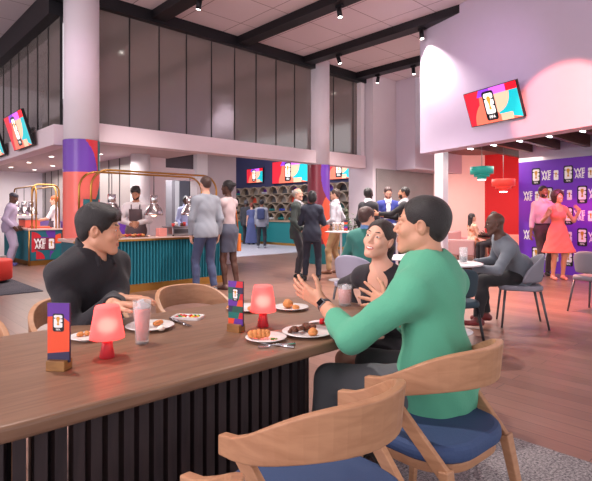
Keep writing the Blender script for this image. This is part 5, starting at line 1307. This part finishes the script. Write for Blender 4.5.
# 2 man in the black shirt across the table
L1 = (0.985, 2.60, 0.0); R1 = math.pi+math.radians(20)
J = lambda px, py, d: loc_local(PX(px, py, d), L1, R1)
wr1 = J(119, 299, 2.36); wl1 = J(112, 304, 2.22)
person('man in a black shirt seated across the table with hands on it', L1, R1, H=1.78, skn='tan', P=(0, 0, 0.585), N=(0.03, 0.02, 1.06), head=(math.radians(36), math.radians(-3), 0), hf=0.055, hz=-0.052,
    wl=wl1, wr=wr1, el=(-0.6, -0.4, -0.8), er=(0.45, -0.3, -1.0), al=(-0.14, 0.42, 0.085), ar=(0.14, 0.42, 0.085), kl=(0, 1, 0.8), kr=(0, 1, 0.8),
    hl=dict(f=dl_(cdir(1, 0.1, -0.05), R1), n=(0, 0.1, -1), curl=0.3, spread=0.05), hr=dict(f=dl_(cdir(1, 0.12, 0.02), R1), n=(0, 0, -1), curl=0.3, spread=0.06),
    top=dict(col=(34, 32, 38), sleeve=1.0, neck='collar', hem=-0.08, inf=0.014, ainf=0.013, wr=0.006, open=True, buttons=True), bottom=('trousers', (44, 44, 52)), hair=('quiff', (26, 22, 24)), hero=True)

# 3 woman in the black top at the end of the table
p = D(396, 2.92); L2 = (p[0], p[1], 0.0); R2 = math.pi/2+math.radians(8)
J = lambda px, py, d: loc_local(PX(px, py, d), L2, R2)
person('smiling woman in a black top with a ponytail at the end of the table', L2, R2, H=1.66, fem=True, skn='light', P=(0, 0, 0.52), N=J(382, 268, 2.74), head=(math.radians(4), math.radians(14), math.radians(-10)), hf=0.01, smile=True,
    wl=J(376, 330, 2.75), wr=(0.18, 0.16, 0.68), el=(-0.4, -0.3, -1), er=(0.8, -0.5, -0.6), al=(-0.12, 0.40, 0.085), ar=(0.10, 0.42, 0.085), kl=(0, 1, 0.8), kr=(0, 1, 0.8),
    hl=dict(f=dl_(cdir(0.3, -0.5, -0.8), R2), n=(0.3, -0.3, -1), curl=0.4), hr=dict(n=(0, 0, -1)),
    top=dict(col=(40, 36, 42), sleeve=1.0, neck='scoop', hem=-0.05, inf=0.008, ainf=0.007, wr=0.002), bottom=('skirt_seated', (44, 40, 46), 0.75, 0), hair=('pony', (40, 26, 24)), hero=True, shoes=(60, 40, 40))

# 4 man in the grey sweater on the right
p = D(521, 5.62); L3 = (p[0], p[1], 0); R3 = face(-1, 0.25)
J = lambda px, py, d: loc_local(PX(px, py, d), L3, R3)
person('man in a grey sweater leaning forward on a grey chair at the right', L3, R3, H=1.80, skn='dark', P=(0, 0, 0.575), N=J(501, 238, 5.50), head=(math.radians(6), math.radians(-8), 0), hf=0.03,
    wl=J(472, 268, 5.35), wr=J(475, 262, 5.75), el=(-0.5, -0.3, -0.6), er=(0.5, -0.3, -0.6), al=J(478, 318, 5.45), ar=J(486, 313, 5.7), kl=(0, 1, 0.8), kr=(0, 1, 0.8), hl=dict(n=(0, 0, -1)), hr=dict(n=(0, 0, -1)),
    top=dict(col=(104, 110, 120), sleeve=1.0, neck='crew', hem=-0.06, inf=0.014, ainf=0.012, name='sweater'), bottom=('trousers', (36, 34, 38)), hair=('bald', (30, 24, 24)), shoes=(110, 34, 36), res=0.012)
# 5, 6 couple at the backdrop
p = D(543, 9.95); R5 = face(0.12, -1)
person('bearded man in a pale pink shirt posing before the purple backdrop', p+(0,), R5, H=1.80, skn='brown', P=(0, 0, 0.95), head=(0, 0, 0), wr=(0.26, 0.0, 0.86), wl=(-0.24, 0.16, 1.12), el=(-0.9, -0.3, -0.3), top=dict(col=(216, 176, 186), sleeve=0.85, neck='collar', hem=-0.02, tuck=True, inf=0.012, open=True), bottom=('trousers', (76, 58, 58)), hair=('short', (34, 24, 24)), beard=(40, 28, 26), smile=True, shoes=(50, 34, 34), belt=(40, 28, 28))
p = D(558, 9.45); R6 = face(-0.05, -1)
person('woman in a coral dress posing with raised hands before the backdrop', p+(0,), R6, H=1.66, fem=True, skn='olive', P=(0, 0, 0.89), head=(0.1, 0.05, 0.12), wl=(-0.36, 0.10, 1.34), el=(-0.5, 0, -1), wr=(0.25, 0.14, 1.22), er=(0.6, 0, -1), hl=dict(f=(0.75, 0.1, 0.55), n=(0.1, 1, 0.2), curl=0.15), hr=dict(f=(0.0, 0.2, 1), n=(-0.2, 1, 0), curl=0.3),
    top=dict(col=(236, 112, 96), sleeve=0, neck='tank', hem=0.0, inf=0.008, name='dress_top'), bottom=('skirt', (236, 112, 96), 0.52, 0.07), hair=('afro', (50, 26, 24)), smile=True, shoes=(216, 130, 110))
# 7, 8 lounge pair
floral = speckle('floral_print', (240, 214, 196), (226, 110, 50), 14, 0.8, 0.0)
p = D(473, 12.7); R7 = face(1, 0.1)
person('woman in a floral dress seated on the lounge sofa', p+(0,), R7, H=1.64, fem=True, skn='light', P=(0, 0, 0.53), N=(0, -0.02, 1.00), head=(0, 0.12, 0), wr=(0.14, 0.30, 0.62), wl=(-0.14, 0.34, 0.62), al=(-0.1, 0.42, 0.085), ar=(0.1, 0.48, 0.085), kl=(0, 1, 0.8), kr=(0, 1, 0.8),
    top=dict(col=floral, sleeve=0.0, neck='tank', hem=-0.02, name='dress_top'), bottom=('skirt_seated', floral, 0.95, 0), hair=('long', (36, 24, 26)), shoes=(200, 150, 130))
p = D(496, 12.4); R8 = face(-1, -0.1)
t8 = shell_chair('dark chair in the lounge facing the woman on the sofa', p+(0,), R8, M('chair_brown', (70, 44, 44), 0.8), black, group='lounge chairs')
person('person with dark hair half hidden behind the head of the grey-sweater man', p+(0,), R8, H=1.66, skn='dark', P=(0, 0, 0.57), N=(0, 0.05, 1.04), wr=(0.12, 0.32, 0.70), wl=(-0.12, 0.32, 0.75), al=(-0.12, 0.42, 0.085), ar=(0.12, 0.42, 0.085), kl=(0, 1, 0.8), kr=(0, 1, 0.8), top=dict(col=(60, 34, 40), neck='crew'), bottom=('trousers', (40, 32, 38)), res=0.02)
# 9-11 standing trio
p = D(388, 10.3); R9 = face(-0.1, -1)
person('man in a blue suit with an open white shirt standing in the trio', p+(0,), R9, H=1.80, skn='light', P=(0, 0, 0.95), head=(0.1, -0.35, 0), wr=(0.16, 0.32, 1.10), wl=(-0.18, 0.30, 1.14), hr=dict(n=(0, 0, 1)), hl=dict(n=(0, 0, 1)), top=dict(col=(232, 228, 232), neck='collar', open=True, hem=-0.02, sleeve=0.9), jacket=((54, 62, 142), -0.14, 1.0), bottom=('trousers', (48, 54, 120)), hair=('short', (64, 34, 34)), beard=(120, 74, 62))
tb_ = MB().box((-0.11, -0.08, 0), (0.11, 0.08, 0.012)); q = np.array([0, 0.40, 1.13]); c_, s_ = math.cos(R9), math.sin(R9)
tag(tb_.build('tablet', M('tablet_white', (236, 234, 238), 0.4), None, (p[0]-0.40*s_, p[1]+0.40*c_, 1.155), R9, bevel=0.004), 'white tablet held by the man in the blue suit', 'tablet')
p = D(368, 9.9); R10 = face(0.75, 0.55)
person('man in a dark jacket seen from behind, left in the standing trio', p+(0,), R10, H=1.76, skn='deep', P=(0, 0, 0.93), head=(0.1, 0, 0), wr=(0.12, 0.30, 1.12), wl=(-0.22, 0.05, 0.90), top=dict(col=(226, 220, 226), neck='collar'), jacket=((46, 44, 50), -0.16, 0), bottom=('trousers', (40, 38, 44)), hair=('short', (26, 22, 24)))
p = D(405, 9.6); R11 = face(-0.95, 0.25)
person('man in a black sweater reaching out, right in the standing trio', p+(0,), R11, H=1.76, skn='olive', P=(0, 0, 0.93), head=(0, 0.1, 0), wr=(0.10, 0.42, 1.22), wl=(-0.10, 0.50, 1.26), el=(-0.3, -0.3, -1), er=(0.4, -0.2, -1), top=dict(col=(36, 34, 38), neck='collar', ccol=(230, 226, 230), name='sweater'), bottom=('trousers', (34, 34, 40)), hair=('short', (34, 26, 26)), beard=(50, 36, 32), smile=True)
# 12 teal jacket
p = D(364, 5.95); R12 = face(0.55, 0.83)
person('person in a teal jacket seen from behind on the lilac grey chair', p+(0,), R12, H=1.72, skn='light', P=(0, 0, 0.57), N=(0.02, 0.02, 1.05), head=(-0.35, 0, 0), wr=(0.18, 0.30, 0.76), wl=(-0.20, 0.28, 0.74), al=(-0.14, 0.42, 0.085), ar=(0.14, 0.42, 0.085), kl=(0, 1, 0.8), kr=(0, 1, 0.8),
    top=dict(col=(104, 140, 190), neck='collar', hem=-0.05), jacket=((52, 112, 104), -0.05, 0), bottom=('trousers', (60, 66, 96)), hair=('curly', (70, 44, 40)), shoes=(60, 60, 70))
# 13 khaki man
p = D(336, 10.35); R13 = face(-0.9, 0.3)
person('man in a pale shirt and khaki trousers wearing glasses by the bar table', p+(0,), R13, H=1.76, skn='light', P=(0, 0, 0.93), head=(0, 0, 0), wl=(-0.16, 0.24, 1.02), wr=(0.24, 0.10, 1.0), er=(0.5, -1, -0.2), top=dict(col=(206, 204, 214), neck='collar', sleeve=0.8, tuck=True), bottom=('trousers', (176, 142, 104)), hair=('short', (70, 50, 44)), shoes=(120, 76, 56), belt=(60, 40, 34), glasses=True, al=(-0.12, 0.12, 0.085), ar=(0.12, -0.06, 0.085))
# 14 black suit from behind
p = D(312, 9.25); R14 = face(0.1, 1)
person('person in a black suit seen from behind in front of the maroon column', p+(0,), R14, H=1.66, fem=True, skn='brown', P=(0, 0, 0.89), head=(0.2, 0, 0), wl=(-0.10, 0.24, 1.10), wr=(0.10, 0.24, 1.12), el=(-0.5, -0.3, -0.9), er=(0.5, -0.3, -0.9), top=dict(col=(200, 196, 200), neck='crew'), jacket=((40, 44, 60), -0.16, 0), bottom=('trousers', (38, 40, 54)), hair=('bob', (28, 30, 34)), shoes=(24, 24, 28), al=(-0.13, 0.0, 0.085), ar=(0.13, 0.03, 0.085))
# 15 grey haired man
p = D(297, 9.75); R15 = face(0.95, -0.25)
person('grey-haired older man in a dark green suit jacket talking to two others', p+(0,), R15, H=1.74, skn='light', P=(0, 0, 0.92), head=(-0.1, 0, 0), wl=(-0.22, 0.12, 0.92), wr=(0.22, 0.16, 0.94), top=dict(col=(196, 190, 196), neck='collar'), jacket=((60, 68, 66), -0.16, 0.9), bottom=('trousers', (62, 60, 66)), hair=('balding', (176, 168, 160)), shoes=(30, 30, 34), smile=True, al=(-0.10, 0.0, 0.085), ar=(0.12, 0.03, 0.085))
# 16-18 far shoppers
p = D(246, 20.4); person('man in a dark suit at the far shop counter, left of the woman in blue', p+(0,), face(0.3, 1), H=1.80, skn='dark', P=(0, 0, 0.95), top=dict(col=(70, 70, 74), neck='crew'), jacket=((66, 66, 72), -0.18, 0), bottom=('trousers', (54, 54, 60)), hair=('short', (90, 88, 92)), res=0.022)
p = D(251.5, 20.0); person('woman in a long blue dress at the far shop counter', p+(0,), face(-0.4, 1), H=1.66, fem=True, skn='light', P=(0, 0, 0.89), top=dict(col=(92, 100, 146), sleeve=0.3, neck='scoop'), bottom=('skirt', (88, 96, 142), 0.06, 0.05), hair=('bun', (140, 70, 56)), res=0.022)
p = D(261.5, 17.9); person('person with a blue backpack standing before the far shop counter', p+(0,), face(0.05, 1), H=1.74, skn='brown', P=(0, 0, 0.92), top=dict(col=(150, 150, 162), neck='crew', hem=-0.14, inf=0.02), bottom=('trousers', (46, 46, 54)), hair=('curly', (28, 26, 32)), bag=(58, 66, 104), shoes=(150, 150, 160), al=(-0.12, 0, 0.085), ar=(0.12, 0, 0.085), res=0.02)
# 19, 20 customers at the fluted counter
p = D(206, 7.9); R19 = face(-0.62, 0.75)
person('man in a grey sweater with hand in pocket queueing at the fluted counter', p+(0,), R19, H=1.84, skn='light', P=(0, 0, 0.97), head=(-0.05, 0, 0), wl=(-0.20, 0.12, 0.93), wr=(0.24, 0.02, 0.93), el=(-1, -0.6, 0), top=dict(col=(142, 146, 156), neck='crew', hem=-0.08, inf=0.018, ainf=0.014, name='sweater'), bottom=('trousers', (66, 74, 104)), hair=('short', (66, 44, 38)), shoes=(60, 54, 60), al=(-0.14, 0.06, 0.085), ar=(0.13, -0.04, 0.085), res=0.012)
p = D(228.5, 8.25); R20 = face(-0.85, 0.5)
person('woman in a pale blouse and dark skirt with crossed arms at the counter', p+(0,), R20, H=1.78, fem=True, skn='dark', P=(0, 0, 0.96), head=(0.25, 0, 0), wl=(0.02, 0.20, 1.20), wr=(0.0, 0.22, 1.16), el=(-1, 0.2, -0.6), er=(1, 0.2, -0.6), top=dict(col=(196, 176, 178), neck='crew', tuck=True, ainf=0.014), bottom=('skirt', (74, 76, 92), 0.62, -0.01), hair=('bun', (26, 20, 24)), shoes=(110, 80, 74), heel=True, al=(-0.09, 0.0, 0.085), ar=(0.10, -0.10, 0.085), res=0.012)
# 21 chef, 22 cook, 23 person beyond, 24 customer at left counter
p = D(136, 9.15); R21 = face(0.25, -1)
person('bearded chef in a white shirt and grey apron behind the fluted counter', p+(0,), R21, H=1.76, skn='olive', P=(0, 0, 0.93), N=(0, 0.06, 1.47), head=(-0.1, -0.45, 0), hf=0.03, wl=(-0.06, 0.34, 1.10), wr=(0.07, 0.36, 1.08), el=(-1, -0.2, -0.7), er=(1, -0.2, -0.7), hl=dict(n=(0.7, 0, -0.5)), hr=dict(n=(-0.7, 0, -0.5)), top=dict(col=(230, 222, 226), neck='crew', hem=-0.08, ainf=0.016), apron=(104, 88, 92), bottom=('trousers', (50, 48, 54)), hair=('quiff', (28, 22, 24)), beard=(40, 28, 28), res=0.012)
p = D(54.5, 13.15); R22 = face(-1, -0.25)
person('red-haired cook in a white top and dark apron behind the left counter', p+(0,), R22, H=1.70, fem=True, skn='light', P=(0, 0, 0.91), head=(0, -0.2, 0), wl=(-0.1, 0.36, 1.10), wr=(0.1, 0.36, 1.08), el=(-0.6, -0.3, -1), er=(0.6, -0.3, -1), top=dict(col=(226, 220, 226), neck='crew', sleeve=0.5), apron=(84, 70, 84), bottom=('trousers', (50, 48, 58)), hair=('bun', (190, 92, 48)), res=0.018)
p = D(186, 12.6); R23 = face(0.6, -0.9)
person('person in a pale blue shirt standing in the back room doorway', p+(0,), R23, H=1.68, skn='dark', P=(0, 0, 0.90), head=(0.3, 0, 0), wl=(-0.14, 0.26, 1.0), wr=(0.2, 0.2, 0.95), top=dict(col=(176, 182, 220), neck='collar'), bottom=('trousers', (110, 76, 84)), hair=('short', (26, 22, 26)), res=0.018)
p = D(9.0, 11.9); R24 = face(0.9, 0.35)
person('person in a lilac grey hoodie and dark cap at the left counter', p+(0,), R24, H=1.78, skn='dark', P=(0, 0, 0.94), N=(0, 0.05, 1.48), head=(-0.1, -0.35, 0), hf=0.03, wl=(-0.16, 0.16, 0.95), wr=(0.22, 0.12, 0.95), top=dict(col=(166, 150, 176), neck='crew', hem=-0.14, inf=0.03, ainf=0.024, name='hoodie'), bottom=('trousers', (176, 160, 186), 0.012), hair=('cap', (40, 38, 56)), shoes=(84, 74, 140), res=0.016)

p = D(234, 8.52); hb_ = thing('tote_bag', 'orange tote bag hanging behind the woman in the dark skirt', 'bag', (p[0], p[1], 0.62), face(-0.85, 0.5))
om = M('bag_orange', (216, 116, 50), 0.7)
MB().prism(rrect(0, 0, 0.10, 0.26, 0.03), 0, 0.30).build('pouch', om, hb_, bevel=0.01)
MB().tube([(0, -0.10, 0.29), (-0.03, -0.06, 0.72), (-0.06, 0.0, 0.84), (-0.03, 0.06, 0.72), (0, 0.10, 0.29)], 0.010, 8).build('strap', om, hb_)
